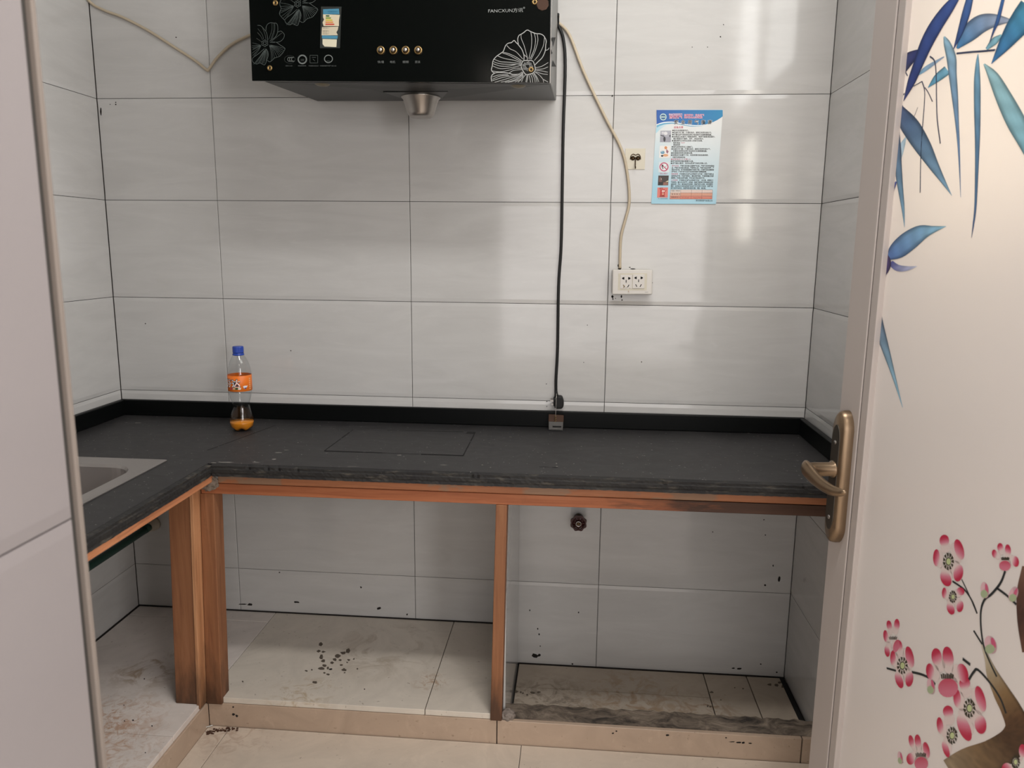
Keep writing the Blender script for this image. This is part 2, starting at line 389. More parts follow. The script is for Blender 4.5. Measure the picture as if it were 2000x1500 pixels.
w2 = empty('added_window_2', (XR, -1.10, VH[2])); tag(w2, 'added unseen vent window behind the open door, lighting its glass', kind='structure')  # added, unseen: puts a warm glow behind the frosted door glass
fr_ = MB()
for (a, b) in (((VH[0], VH[2]), (VH[1], VH[2] + 0.02)), ((VH[0], VH[3] - 0.02), (VH[1], VH[3])), ((VH[0], VH[2]), (VH[0] + 0.02, VH[3])), ((VH[1] - 0.02, VH[2]), (VH[1], VH[3]))):
    fr_.box((XR + 0.004, a[0], a[1]), (XR + 0.045, b[0], b[1]))
fr_.build('window_frame', M['white_plastic'], w2)
MB().box((XR + 0.022, VH[0] + 0.02, VH[2] + 0.02), (XR + 0.026, VH[1] - 0.02, VH[3] - 0.02)).build('pane', M['glass'], w2)

ZF = 0.066
fl = MB().box((-1.45, -4.75, -0.1), (1.90, -0.50, ZF - 0.004)).build('floor', M['grout']); tag(fl, 'beige marbled tile floor', kind='structure')
for ix in range(5):
    x0 = -1.21 + 0.8 * ix
    for iy in range(5):
        y1 = -0.497 - 0.8 * iy; a0, a1 = max(x0, -0.471 if iy < 2 else -1.3), min(x0 + 0.8, XR if iy < 2 else 1.75)
        if a1 - a0 < 0.03: continue
        put_tile('floor_tile', fl, a1 - a0, 0.8, ((a0 + a1) / 2, y1 - 0.4, ZF), 'z', M['floor_tile'], 'f', False)
ce = MB().box((XL - 0.15, -1.95, ZC), (XR + 0.15, 0.15, ZC + 0.1)).build('ceiling', M['plaster']); tag(ce, 'plain white kitchen ceiling', kind='structure')
XJ = 0.10
wf = MB().box((XL - 0.15, -1.95, -0.1), (XJ - 0.007, YF + 0.002, ZC)).box((XJ - 0.006, -1.95, 2.14), (XR + 0.15, YF - 0.006, ZC)).build('wall_front', M['grout'])
tag(wf, 'front wall with tiled reveal of the kitchen doorway', kind='structure')
for z0, z1 in ((0.066, 0.547), (0.547, 1.147), (1.147, 1.747), (1.747, 2.14)):
    put_tile('reveal_tile', wf, 0.196, z1 - z0, (XJ, -1.8525, (z0 + z1) / 2), '+x', M['tile_jamb'], 'j')
MB().box((XJ - 0.02, YF + 0.0025, 0.066), (XJ - 0.0025, YF + 0.0080, 2.14)).build('tile_edge_strip', M['tile_edge'], wf, 0.001)

# the passage the photo is taken from
for nm, lb_, a, b in (('wall_passage_left', 'plain white left wall of the passage', (-1.45, -4.75, -0.1), (-1.30, -1.95, 2.75)), ('wall_passage_right', 'plain white right wall of the passage', (1.75, -4.75, -0.1), (1.90, -1.95, 2.75)),
                      ('wall_passage_front', 'plain white wall beside the kitchen door', (XR + 0.16, -1.95, -0.1), (1.75, -1.80, 2.75)), ('wall_passage_corner', 'plain white wall left of the kitchen door', (-1.30, -1.95, -0.1), (XL - 0.16, -1.80, 2.75)),
                      ('ceiling_passage', 'plain white passage ceiling', (-1.45, -4.75, 2.75), (1.90, -1.955, 2.85))):
    b_ = MB()
    if nm == 'wall_passage_right':
        for (a0, a1, b0, b1) in cut([(-4.75, -1.95, -0.1, 2.75)], (-3.80, -2.70, 1.05, 2.15)): b_.box((1.75, a0, b0), (1.90, a1, b1))
    else: b_.box(a, b)
    tag(b_.build(nm, M['plaster']), lb_, kind='structure')
w4 = empty('added_window_4', (1.75, -3.25, 1.05)); tag(w4, 'added unseen window in the right wall of the passage, for fill light', kind='structure')  # added, unseen: fills the left of the kitchen with light
fr_ = MB()
for (a, b) in (((-3.80, 1.05), (-2.70, 1.10)), ((-3.80, 2.10), (-2.70, 2.15)), ((-3.80, 1.05), (-3.75, 2.15)), ((-2.75, 1.05), (-2.70, 2.15))): fr_.box((1.752, a[0], a[1]), (1.80, b[0], b[1]))
fr_.build('window_frame', M['white_plastic'], w4)
MB().box((1.776, -3.75, 1.10), (1.780, -2.75, 2.10)).build('pane', M['glass'], w4)
wp = MB()
for (a0, a1, b0, b1) in cut([(-1.30, 1.75, -0.1, 2.75)], (-0.75, 1.65, 0.40, 2.30)): wp.box((a0, -4.75, b0), (a1, -4.62, b1))
tag(wp.build('wall_passage_end', M['plaster']), 'plain white end wall of the passage with an added large window', kind='structure')
w3 = empty('added_window_3', (0.45, -4.62, 0.40)); tag(w3, 'added unseen large window at the far end of the passage, for fill light', kind='structure')  # added, unseen: frontal fill from behind the camera
fr_ = MB()
for (a, b) in (((-0.75, 0.40), (1.65, 0.44)), ((-0.75, 2.26), (1.65, 2.30)), ((-0.75, 0.40), (-0.71, 2.30)), ((1.61, 0.40), (1.65, 2.30)), ((0.43, 0.40), (0.47, 2.30))): fr_.box((a[0], -4.595, a[1]), (b[0], -4.56, b[1]))
fr_.build('window_frame', M['white_plastic'], w3)
for a, b in ((-0.71, 0.43), (0.47, 1.61)): MB().box((a, -4.582, 0.44), (b, -4.578, 2.26)).build('pane', M['glass'], w3)
cl_ = empty('added_ceiling_lamp', (0.72, -1.5, ZC - 0.06)); tag(cl_, 'added unseen flat white lamp on the kitchen ceiling, for fill light', 'lamp')  # added, unseen fixture for the kitchen fill light
MB().box((0.30, -1.61, ZC - 0.06), (1.14, -1.39, ZC - 0.0005)).build('housing', M['white_plastic'], cl_, 0.004)
cl_ = empty('added_ceiling_lamp', (0.9, -2.75, 2.62)); tag(cl_, 'added unseen square white lamp on the passage ceiling, for fill light', 'lamp')  # added, unseen fixture for the passage fill light
MB().box((0.63, -3.02, 2.605), (1.17, -2.48, 2.7495)).build('housing', M['white_plastic'], cl_, 0.004)

# ------------------------------------------------------------------ plinth under the counter
ZP, ZK, YK, XK = 0.150, 0.134, -0.495, -0.471
pl = empty('tiled_plinth', (-0.3, -0.3, 0.0)); tag(pl, 'raised tiled plinth under the L-shaped counter, cream top tiles and tan face', 'plinth')
MB().box((XL + 0.004, -0.483, -0.05), (0.325, -0.003, ZP - 0.012)).box((XL + 0.004, YF + 0.005, -0.05), (XK - 0.008, -0.483, ZP - 0.012)).build('core', M['grout'], pl)
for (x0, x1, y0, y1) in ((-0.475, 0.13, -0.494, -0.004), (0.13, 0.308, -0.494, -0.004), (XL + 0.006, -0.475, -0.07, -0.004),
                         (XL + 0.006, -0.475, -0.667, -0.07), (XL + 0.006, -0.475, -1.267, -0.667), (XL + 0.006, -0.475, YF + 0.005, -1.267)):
    o = MB().box((x0 + 0.001, y0 + 0.001, ZK), (x1 - 0.001, y1 - 0.001, ZP)).build('floor_tile', M['wing_tile_lit' if x1 < -0.4 else 'plinth_tile'], pl, 0.0012)
for (x0, x1) in ((XK, 0.3235), (0.3245, 1.112), (1.1135, XR - 0.001)):
    MB().box((x0 + 0.0008, YK, ZF - 0.003), (x1 - 0.0008, YK + 0.012, ZK - 0.001)).build('kick_tile', M['kick_tile'], pl, 0.001)
for (y0, y1) in ((-1.10, YK - 0.0005), (YF + 0.005, -1.1015)):
    MB().box((XK - 0.012, y0, ZF - 0.003), (XK, y1, ZK - 0.001)).build('kick_tile', M['kick_tile'], pl, 0.001)
cb = MB(); nx = 60; vs = []; fs = []
for i in range(nx + 1):
    x = 0.34 + (XR - 0.342) * i / nx; j = lambda s: random.uniform(-s, s)
    vs += [(x, -0.4825, 0.014), (x, -0.4825, ZK + j(0.0012)), (x, -0.448 + j(0.002), ZK + 0.002 + j(0.002)), (x, -0.415 + j(0.003), ZK + j(0.002)), (x, -0.41 + j(0.002), 0.012)]
for i in range(nx):
    for k in range(4): fs.append((i * 5 + k, i * 5 + k + 1, i * 5 + 5 + k + 1, i * 5 + 5 + k))
cb.add(vs, fs); o = cb.build('concrete_curb', M['curb'], pl)
fp = MB().box((0.34, -0.41, -0.05), (XR, -0.003, 0.004)).build('floor_recess', M['grout']); tag(fp, 'sunken tiled floor of the right-hand open bay', kind='structure')
for (x0, x1, y0, y1) in ((0.346, 0.946, -0.138, -0.004), (0.346, 0.946, -0.408, -0.138), (0.946, 1.082, -0.408, -0.004), (1.082, 1.192, -0.408, -0.004)):
    MB().box((x0 + 0.0014, y0 + 0.0014, 0.0), (x1 - 0.0014, y1 - 0.0014, 0.012)).build('floor_tile', M['pit_tile'], fp, 0.001)

# ------------------------------------------------------------------ counter
ZT, TH, YC, XC = 0.820, 0.031, -0.527, -0.405
ct = empty('stone_countertop', (0.1, -0.27, ZT)); tag(ct, 'L-shaped worn black stone countertop with low upstand along three walls', 'countertop')
MB().box((XL + 0.003, YC + 0.012, ZT - TH), (XR - 0.003, -0.002, ZT)).build('slab', M['stone'], ct)
# wing slab with the sink cut-out
SX0, SX1, SY0, SY1 = -0.885, -0.545, -1.12, -0.53
wg = MB()
for (a0, a1, b0, b1) in cut([(XL + 0.003, XC - 0.012, YF + 0.004, YC + 0.012)], (SX0, SX1, SY0, SY1)):
    wg.box((a0, b0, ZT - TH), (a1, b1, ZT))
wg.build('wing_slab', M['stone'], ct)
def rough_edge(p0, p1, out):
    b = MB(); d = Vector(p1) - Vector(p0); L = d.length; d.normalize(); o_ = Vector(out); n = int(L / 0.007); vs = []; fs = []
    prof = [(-0.012, 0.0), (-0.001, -0.0003), (0.0125, -0.0025), (0.0118, -0.009), (0.013, -0.012), (0.0122, -0.020), (0.0105, -0.024), (0.011, -0.0312), (-0.012, -TH)]
    for i in range(n + 1):
        chip = random.random() < 0.035
        for k, (q, z) in enumerate(prof):
            a = random.uniform(-0.0006, 0.0006) if 2 <= k <= 7 else 0
            c = random.uniform(-0.0007, 0.0003) if 2 <= k <= 7 else 0
            if chip and k in (2, 3): a -= 0.004; c -= 0.002
            vs.append(Vector(p0) + d * (L * i / n) + o_ * (q + a) + Vector((0, 0, z + c)))
    m_ = len(prof)
    for i in range(n):
        for k in range(m_ - 1): fs.append((i * m_ + k, i * m_ + k + 1, (i + 1) * m_ + k + 1, (i + 1) * m_ + k))
    return b.add(vs, fs)
rough_edge((XC - 0.0, YC + 0.012, ZT), (XR - 0.004, YC + 0.012, ZT), (0, -1, 0)).build('front_edge', M['stone_edge'], ct)
rough_edge((XC - 0.012, YF + 0.004, ZT), (XC - 0.012, YC + 0.001, ZT), (1, 0, 0)).build('wing_edge', M['stone_edge'], ct)
MB().box((XL + 0.003, -0.018, ZT + 0.0003), (XR - 0.003, -0.002, 0.871)).build('upstand', M['stone_back'], ct, 0.003)
MB().box((XL + 0.003, YF + 0.005, ZT + 0.0003), (XL + 0.019, -0.0185, 0.871)).build('upstand', M['stone_back'], ct, 0.003)
MB().box((XR - 0.019, YC, ZT + 0.0003), (XR - 0.003, -0.0185, 0.871)).build('upstand', M['stone_back'], ct, 0.003)
# cut-out hob cover: a lid of the same stone let into the top, dark broken joint round it
H0, H1, H2, H3 = (-0.163, -0.368), (0.216, -0.370), (0.214, -0.108), (-0.156, -0.124)
lid = MB().prism([(x, y, ZT + 0.0002) for x, y in (H0, H1, H2, H3)], (0, 0, 1), 0.0006).build('hob_lid', M['stone'], ct)
sm_ = MB()
def seam(p, q, w=0.0022):
    p, q = Vector((*p, ZT + 0.0009)), Vector((*q, ZT + 0.0009)); d = (q - p).normalized(); s = Vector((-d.y, d.x, 0)) * w / 2
    sm_.prism([p - s, q - s, q + s, p + s], (0, 0, 1), 0.0003)
def lerp(a, b, t): return (a[0] + (b[0] - a[0]) * t, a[1] + (b[1] - a[1]) * t)
for (a, b, t0, t1, w) in ((H0, H1, 0, 0.28, 0.0028), (H0, H1, 0.70, 1, 0.0028), (H0, H1, 0.3, 0.42, 0.001), (H1, H2, 0, 0.55, 0.0022), (H1, H2, 0.6, 1, 0.003), (H2, H3, 0.1, 0.72, 0.003), (H3, H0, 0.0, 0.1, 0.002), (H3, H0, 0.14, 0.42, 0.0045), (H3, H0, 0.45, 1, 0.003)):
    seam(lerp(a, b, t0), lerp(a, b, t1), w)
sm_.prism([(0.188, -0.128, ZT + 0.0009), (0.212, -0.130, ZT + 0.0009), (0.212, -0.107, ZT + 0.0009), (0.190, -0.106, ZT + 0.0009)], (0, 0, 1), 0.0003)
tag(sm_.build('joint', M['seam'], ct), kind='stuff')
sm_ = MB(); seam((-0.476, -0.40), (-0.408, -0.10), 0.0011); sm_.build('slab_seam', M['seam'], ct)

# ------------------------------------------------------------------ timber frame
YW = -0.503
tf = empty('timber_frame', (0.1, -0.48, ZK)); tag(tf, 'orange pine frame of rails and posts carrying the black countertop', 'cabinet frame')
MB().box((-0.401, YW, 0.7632), (XR - 0.004, YW + 0.03, ZT - TH - 0.0005)).build('upper_rail', M['wood_x'], tf, 0.002)
MB().box((-0.447, YW - 0.001, 0.7345), (XR - 0.004, YW + 0.042, 0.7622)).build('lower_rail', M['wood_x_sooty'], tf, 0.002)
def post(name, b, t, mat):      # b, t: (x0, x1, y0, y1, z) of the foot and the head
    v = [(b[0], b[2], b[4]), (b[1], b[2], b[4]), (b[1], b[3], b[4]), (b[0], b[3], b[4]), (t[0], t[2], t[4]), (t[1], t[2], t[4]), (t[1], t[3], t[4]), (t[0], t[3], t[4])]
    return MB().hexa(v).build(name, mat, tf, 0.0022)
post('post', (-0.4715, -0.428, YW, YW + 0.046, ZK), (-0.4512, -0.414, YW, YW + 0.05, 0.734), M['wood_z'])
post('post', (0.3065, 0.337, YW + 0.003, YW + 0.044, ZK), (0.3185, 0.3465, YW, YW + 0.045, 0.734), M['wood_z'])
post('wing_post', (-0.542, -0.483, -0.532, -0.495, ZP), (-0.521, -0.463, -0.532, -0.495, 0.7615), M['wood_z'])
post('edge_board', (-0.4825, -0.472, -0.536, -0.488, ZP - 0.012), (-0.4625, -0.452, -0.536, -0.488, 0.7615), M['wood_z_pale'])
MB().box((-0.447, YF + 0.006, 0.7695), (XC - 0.004, -0.506, ZT - TH - 0.0015)).build('wing_rail', M['wood_y'], tf, 0.003)
dv = MB().box((0.3255, -0.457, 0.0125), (0.3425, -0.0025, 0.7888)).build('tile_partition', M['tile_side'], None, 0.001)
tag(dv, 'upright grey tile panel behind the middle post dividing the two bays', 'partition')

# ------------------------------------------------------------------ print helpers
def ribbon(b, pts, n, w, col=None):
    n = Vector(n); pts = [Vector(p) for p in pts]; m_ = len(pts); vs = []
    for i, p in enumerate(pts):
        t = (pts[min(i + 1, m_ - 1)] - pts[max(i - 1, 0)])
        if t.length < 1e-9: t = Vector((1, 0, 0))
        s = n.cross(t.normalized()) * (w[i] if isinstance(w, list) else w) / 2
        vs += [p - s, p + s]
    cs = None
    if col is not None: cs = [c for c in (col if isinstance(col, list) else [col] * m_) for _ in (0, 1)]
    b.add(vs, [(2 * i, 2 * i + 1, 2 * i + 3, 2 * i + 2) for i in range(m_ - 1)], cs)
def text_mesh(body, offset=0.0, res=2):
    c = bpy.data.curves.new('text', 'FONT'); c.body = body; c.resolution_u = res; c.offset = offset
    o = bpy.data.objects.new('text', c); COL.objects.link(o)
    dg = bpy.context.evaluated_depsgraph_get(); me = bpy.data.meshes.new_from_object(o.evaluated_get(dg))
    vs = [v.co.copy() for v in me.vertices]; fs = [tuple(p.vertices) for p in me.polygons]
    bpy.data.objects.remove(o); bpy.data.curves.remove(c); bpy.data.meshes.remove(me)
    return vs, fs
def put_text(b, body, p, q, h, col, up=(0, 0, 1), offset=0.0, fit=True):
    """lay a line of writing between world points p and q (baseline), letters h high"""
    vs, fs = text_mesh(body, offset)
    if not vs: return
    x0 = min(v.x for v in vs); x1 = max(v.x for v in vs); p, q = Vector(p), Vector(q); d = q - p; L = d.length; d.normalize(); up = Vector(up)
    sx = L / (x1 - x0) if fit else h
    b.add([p + d * ((v.x - x0) * sx) + up * (v.y * h) for v in vs], fs, srgb(col) if isinstance(col, str) else col)

# ------------------------------------------------------------------ cooker hood
hx0, hx1, px0, px1, YH = -0.276, 0.434, -0.3015, 0.4305, -0.400
hz = lambda x, z: z - 0.0146 * (x - 0.065)
hd = empty('range_hood', (0.07, 0.0, 1.78)); tag(hd, 'black range hood with flower-printed glass front hung on the tiled wall', 'range hood')
ZB, ZFr, ZTp = 1.7875, 1.7605, 2.16
MB().hexa([(hx0, YH + 0.005, hz(hx0, ZFr)), (hx1, YH + 0.005, hz(hx1, ZFr)), (hx1, -0.001, ZB), (hx0, -0.001, ZB + 0.002),
           (hx0, YH + 0.005, hz(hx0, ZTp)), (hx1, YH + 0.005, hz(hx1, ZTp)), (hx1, -0.001, ZTp), (hx0, -0.001, ZTp)]).build('body', M['hood_side'], hd, 0.002)
# underside: four sloping sheets falling to the drain in the middle
cx, cyy = 0.078, -0.20; zc = 1.762
rim = [(hx0 + 0.004, YH + 0.008, hz(hx0, ZFr) - 0.001), (hx1 - 0.004, YH + 0.008, hz(hx1, ZFr) - 0.001), (hx1 - 0.004, -0.003, ZB - 0.001), (hx0 + 0.004, -0.003, ZB + 0.001)]
inn = [(cx - 0.11, cyy - 0.10, zc + 0.001), (cx + 0.11, cyy - 0.10, zc), (cx + 0.06, cyy + 0.03, zc + 0.001), (cx - 0.06, cyy + 0.03, zc + 0.001)]
MB().add(rim + inn, [(0, 1, 5, 4), (1, 2, 6, 5), (2, 3, 7, 6), (3, 0, 4, 7), (4, 5, 6, 7)]).build('underside', M['hood_grey'], hd, fixn=False)
MB().hexa([(cx - 0.085, cyy - 0.07, zc - 0.001), (cx + 0.085, cyy - 0.07, zc - 0.001), (cx + 0.05, cyy + 0.03, zc - 0.001), (cx - 0.05, cyy + 0.03, zc - 0.001),
           (cx - 0.085, cyy - 0.07, zc + 0.02), (cx + 0.085, cyy - 0.07, zc + 0.02), (cx + 0.05, cyy + 0.03, zc + 0.02), (cx - 0.05, cyy + 0.03, zc + 0.02)]).build('drain_funnel', M['hood_black'], hd)
pn = MB().hexa([(px0, YH - 0.002, hz(px0, 1.7598)), (px1, YH - 0.002, hz(px1, 1.7598)), (px1, YH + 0.0045, hz(px1, 1.7598)), (px0, YH + 0.0045, hz(px0, 1.7598)),
                (px0 + 0.004, YH - 0.002, hz(px0, 2.165)), (px1, YH - 0.002, hz(px1, 2.165)), (px1, YH + 0.0045, hz(px1, 2.165)), (px0 + 0.004, YH + 0.0045, hz(px0, 2.165))]).build('glass_front', M['hood_glass'], hd, 0.0008)
MB().hexa([(px1 + 0.0002, YH - 0.002, hz(px1, 1.7598)), (px1 + 0.002, YH - 0.002, hz(px1, 1.7598)), (px1 + 0.002, YH + 0.0045, hz(px1, 1.7598)), (px1 + 0.0002, YH + 0.0045, hz(px1, 1.7598)),
           (px1 + 0.0002, YH - 0.002, hz(px1, 2.165)), (px1 + 0.002, YH - 0.002, hz(px1, 2.165)), (px1 + 0.002, YH + 0.0045, hz(px1, 2.165)), (px1 + 0.0002, YH + 0.0045, hz(px1, 2.165))]).build('edge_trim', M['steel'], hd)
YD = YH - 0.0024
HP = lambda u, v: on_y(YD, u, v)
cup = MB(); cup.lathe([(0.026, -0.050), (0.031, -0.048), (0.036, -0.040), (0.0475, -0.004), (0.052, 0.0), (0.0525, 0.002), (0.049, 0.002), (0.045, -0.004), (0.033, -0.042), (0.0, -0.044)], (cx, cyy, zc - 0.003), 40, cap=(True, False))
cup.build('oil_cup', M['steel'], hd)
for x in (-0.138, 0.353):
    MB().lathe([(0.0, -0.012), (0.014, -0.010), (0.024, -0.004), (0.028, 0.004), (0.028, 0.010)], (x, -0.360, hz(x, 1.768)), 24, cap=(False, True)).build('lamp', M['lamp_glass'], hd)
# push buttons
for u in (744, 768.5, 792.5, 817):
    p = HP(u, 98.5)
    r_ = MB().lathe([(0.0098, 0), (0.0098, 0.003), (0.0085, 0.0045), (0.0068, 0.0045), (0.0066, 0.002), (0.0, 0.002)], p, 24, (0, -1, 0), cap=(True, False)).build('button_ring', M['brass'], hd)
    MB().lathe([(0.0048, 0.001), (0.0048, 0.008), (0.0036, 0.0095), (0.0, 0.0098)], p, 20, (0, -1, 0), cap=(True, False)).build('button', M['steel'], r_)
# screws, one with a paint-bare patch beside it
for (u, v) in ((538, 6), (527, 133), (1037, 136), (1044, 4)):
    p = HP(u, v); s_ = MB().lathe([(0.0066, 0), (0.006, 0.002), (0.0035, 0.003), (0.0032, 0.0018), (0.0, 0.0018)], p, 20, (0, -1, 0), cap=(True, False)).build('screw', M['brass'], hd)
    MB().lathe([(0.0020, 0.0), (0.0020, 0.0022), (0.0, 0.0022)], p, 6, (0, -1, 0), cap=(True, False)).build('socket', M['seam'], s_)
p = HP(1060, 8); MB().lathe([(0.0145, 0), (0.0145, 0.001), (0.0, 0.0012)], p, 9, (0, -1, 0), smooth=False, cap=(True, False)).build('round_sticker', M['rust'], hd)
# side louvres
HS = lambda u, v: on_plane((hx1 + 0.0004, 0, 0), (1, 0, 0), u, v)
for tri in (((1077.5, 73), (1085, 73), (1080, 91)), ((1076, 97), (1079, 104), (1076, 106)), ((1079.5, 118), (1086, 130), (1077.5, 130))):
    MB().prism([HS(u, v) for u, v in tri], (1, 0, 0), 0.0005).build('louvre', M['seam'], hd)
# large printed flower, lower right
Zb = lambda x, y: HP(940 + x * 0.11331, 40 + y * 0.11331)
big = MB(); NY = (0, -1, 0)
def strokes(b, Zf, curves, w, umin=0, col=None):
    for c in curves:
        pts = [Zf(q.x, q.y) for q in spline([Vector((x, y, 0)) for x, y in c], 6)]
        pts = [p for p in pts if px0 + 0.003 < p.x < px1 - 0.001 and p.z > hz(p.x, 1.7604)]
        if len(pts) > 1: ribbon(b, pts, NY, w, col)
outl = [[(640,415),(628,320),(650,260),(690,235),(730,210),(790,165),(850,190),(940,225),(1020,232),(1080,270),(1118,350),(1110,430),(1100,530),(1050,640),(980,710),(920,770)],
 [(735,680),(735,600),(700,500),(640,420),(600,380),(565,345),(520,380),(460,395),(415,440),(380,530),(330,570),(260,620),(205,690),(190,780),(175,850),(200,890),(240,905)],
 [(180,1070),(175,960),(240,905),(330,895),(480,910),(540,930),(640,925),(700,890)],
 [(690,760),(720,700),(780,690),(880,695),(915,760),(930,840),(900,900),(830,925),(770,930),(720,870),(690,800),(690,760)]]
inn_ = [[(440,430),(500,490),(600,540),(715,665)],[(370,545),(480,575),(600,630),(705,700)],[(365,560),(500,610),(690,712)],[(280,610),(400,655),(560,685),(690,730)],
 [(225,670),(330,710),(480,720),(680,745)],[(210,710),(320,745),(500,755),(680,758)],[(205,745),(330,785),(480,785),(600,760),(690,765)],[(200,785),(330,830),(500,815),(690,775)],
 [(190,870),(330,885),(480,855),(580,825),(710,822)],[(480,905),(560,860),(700,845)],[(685,250),(690,310),(740,440),(800,660)],[(855,200),(870,320),(860,480),(820,660)],
 [(915,225),(935,340),(910,500),(840,665)],[(965,240),(975,350),(930,520),(860,670)],[(1090,290),(1070,430),(1000,580),(915,690)],[(740,590),(790,640),(790,680)],
 [(1110,515),(1150,500),(1170,470)],[(935,815),(1040,790),(1155,725)],[(935,840),(1060,835),(1150,800)],[(930,860),(1040,870),(1145,890)],[(935,885),(1060,920),(1145,930)],
 [(925,890),(1000,940),(1060,1010),(1080,1080)],[(1060,1010),(1150,1060)],[(185,975),(300,940),(460,930)],[(190,1015),(320,960),(480,945)],[(190,1040),(360,985),(600,940),(715,890)],
 [(230,1065),(420,1010),(620,950),(720,900)],[(310,1068),(480,1030),(650,960),(722,910)],[(380,1070),(560,1030),(722,925)],[(430,1070),(600,1030),(725,940)],[(560,1070),(680,1010),(725,950)],
 [(620,1070),(690,1020)],[(690,1075),(720,990),(770,930)],[(765,1075),(780,1000),(790,945)],[(780,1075),(795,1010),(800,945)],[(850,1080),(840,1010),(820,935)],[(885,1080),(880,1000),(850,930)],
 [(930,1080),(920,1000),(880,920)],[(965,1080),(945,990),(900,915)],[(1000,1080),(960,980),(910,905)]]
strokes(big, Zb, outl, 0.0017); strokes(big, Zb, inn_, 0.0011)
for k in range(26):
    a = k * 2.399; r = 42 + 1.6 * k; q = [(800 + math.cos(a) * r + 13 * math.cos(t * 1.26), 790 + math.sin(a) * r * 0.9 + 13 * math.sin(t * 1.26)) for t in range(6)]
    strokes(big, Zb, [q], 0.0007)
big.build('printed_flower', M['line_white'], hd, fixn=False)
# two dimmer flowers, upper left
Zs = lambda x, y: HP(485 + x * 0.09335, y * 0.09335)
fa = [[(190,530),(260,540),(320,600),(380,680),(400,780),(405,850)],[(370,640),(375,560),(410,500),(470,475),(520,482),(590,490),(615,560),(610,680),(560,780),(450,860)],
 [(620,670),(680,650),(730,690),(755,735),(730,810),(660,870),(560,885),(450,885)]]
fb = [[(480,880),(580,885),(680,950),(765,1010),(750,1060),(710,1120),(650,1180),(550,1215),(480,1280),(440,1290),(395,1265)],
 [(330,1020),(230,1110),(90,1220),(100,1300),(170,1340),(250,1320),(340,1355),(380,1270),(415,1170),(410,1090),(375,1020)],
 [(0,820),(-30,900),(0,1000),(-30,1080),(-20,1140),(60,1230),(90,1235)]]
fi = [[(495,490),(490,640),(430,820)],[(535,490),(530,640),(470,830)],[(555,490),(550,640),(490,840)],[(700,690),(600,770),(480,870)],[(300,590),(350,720),(370,830)],[(200,600),(290,720),(320,820)],[(190,680),(260,760),(300,830)],[(170,800),(230,840),(280,880)]]
def fan(c, pts): return [[c, ((c[0] + x) / 2 + 18, (c[1] + y) / 2 - 6), (x, y)] for x, y in pts]
fD = fan((435, 935), [(760,1020),(745,1060),(725,1095),(705,1125),(680,1155),(650,1178),(600,1198),(550,1215),(515,1245),(480,1280)])
fE = fan((355, 1010), [(110 + 27 * k, 1320 + (10 if k % 3 else 26)) for k in range(9)] + [(370,1290),(395,1230),(410,1160)])
fF = fan((270, 950), [(-25,880),(0,960),(0,1010),(-20,1060),(-30,1100),(0,1170),(40,1210),(120,1170)])
ring = [[(345 + 62 * math.cos(t * math.pi / 6) * (1.15 if t % 2 else 0.9), 905 + 62 * math.sin(t * math.pi / 6) * (1.15 if t % 2 else 0.9)) for t in range(13)],
        [(345 + 32 * math.cos(t * math.pi / 6), 905 + 32 * math.sin(t * math.pi / 6)) for t in range(13)]]
low = MB(); strokes(low, Zs, fa + fb + ring, 0.0010); strokes(low, Zs, fi + fD + fE + fF, 0.0006); low.build('printed_flower', M['line_grey'], hd, fixn=False)
Zu = lambda x, y: Zs(x + 685, y - 822)
upf = MB(); strokes(upf, Zu, fa + fb + ring, 0.0010); strokes(upf, Zu, fi + fD + fE + fF, 0.0006); upf.build('printed_flower', M['line_grey'], hd, fixn=False)
# lettering
b = MB(); put_text(b, 'FANCXUN方讯', HP(953.5, 24.5), HP(1021.5, 23), 0.0100, '8d918f'); put_text(b, '®', HP(1021.5, 17), HP(1025.5, 17), 0.0055, '8d918f')
b.build('lettering', M['print'], hd, fixn=False)
b = MB()
for t_, u0, u1 in (('快/慢', 737.5, 750), ('电机', 762, 772), ('照明', 786.5, 798), ('开关', 810.5, 821)):
    b = MB(); put_text(b, t_, HP(u0, 123), HP(u1, 123), 0.0062, '6d716f'); b.build('lettering', M['print'], hd, fixn=False)
for t_, u0, u1 in (('国家3C认证', 558, 571), ('质量管理体系', 582, 598), ('中国能效标识', 603, 622), ('中国质量环境产品认证', 625, 657)):
    b = MB(); put_text(b, t_, HP(u0, 129.5), HP(u1, 129.5), 0.0030, '5a5f5d'); b.build('lettering', M['print'], hd, fixn=False)
b = MB()
def ring_px(b, Pf, u, v, ru, rv, w, col, n=28):
    ribbon(b, [Pf(u + ru * math.cos(2 * math.pi * k / n), v + rv * math.sin(2 * math.pi * k / n)) for k in range(n + 1)], NY, w, srgb(col))
ring_px(b, HP, 566, 116, 10.5, 7.5, 0.0005, '3f4543'); ring_px(b, HP, 590.5, 116, 8, 8, 0.0032, '6a706e'); ring_px(b, HP, 641.5, 115, 7.8, 7.3, 0.0018, '7c827f')
for k in range(3):
    ribbon(b, [HP(565.5 + 3.8 * k - 0.5 + 3.2 * math.cos(t), 115.8 + 4.0 * math.sin(t)) for t in [0.9 + 0.35 * j for j in range(13)]], NY, 0.0010, srgb('7c827f'))
for (u0, v0, u1, v1) in ((605.5, 108, 620.5, 108), (620.5, 108, 620.5, 123), (620.5, 123, 605.5, 123), (605.5, 123, 605.5, 108), (587, 116, 594, 116), (587, 118.5, 594, 118.5), (609, 112, 617, 112), (611, 115, 615, 119), (638, 119, 645, 119.5)):
    ribbon(b, [HP(u0, v0), HP(u1, v1)], NY, 0.0007, srgb('59605d'))
b.build('certification_marks', M['print'], hd, fixn=False)
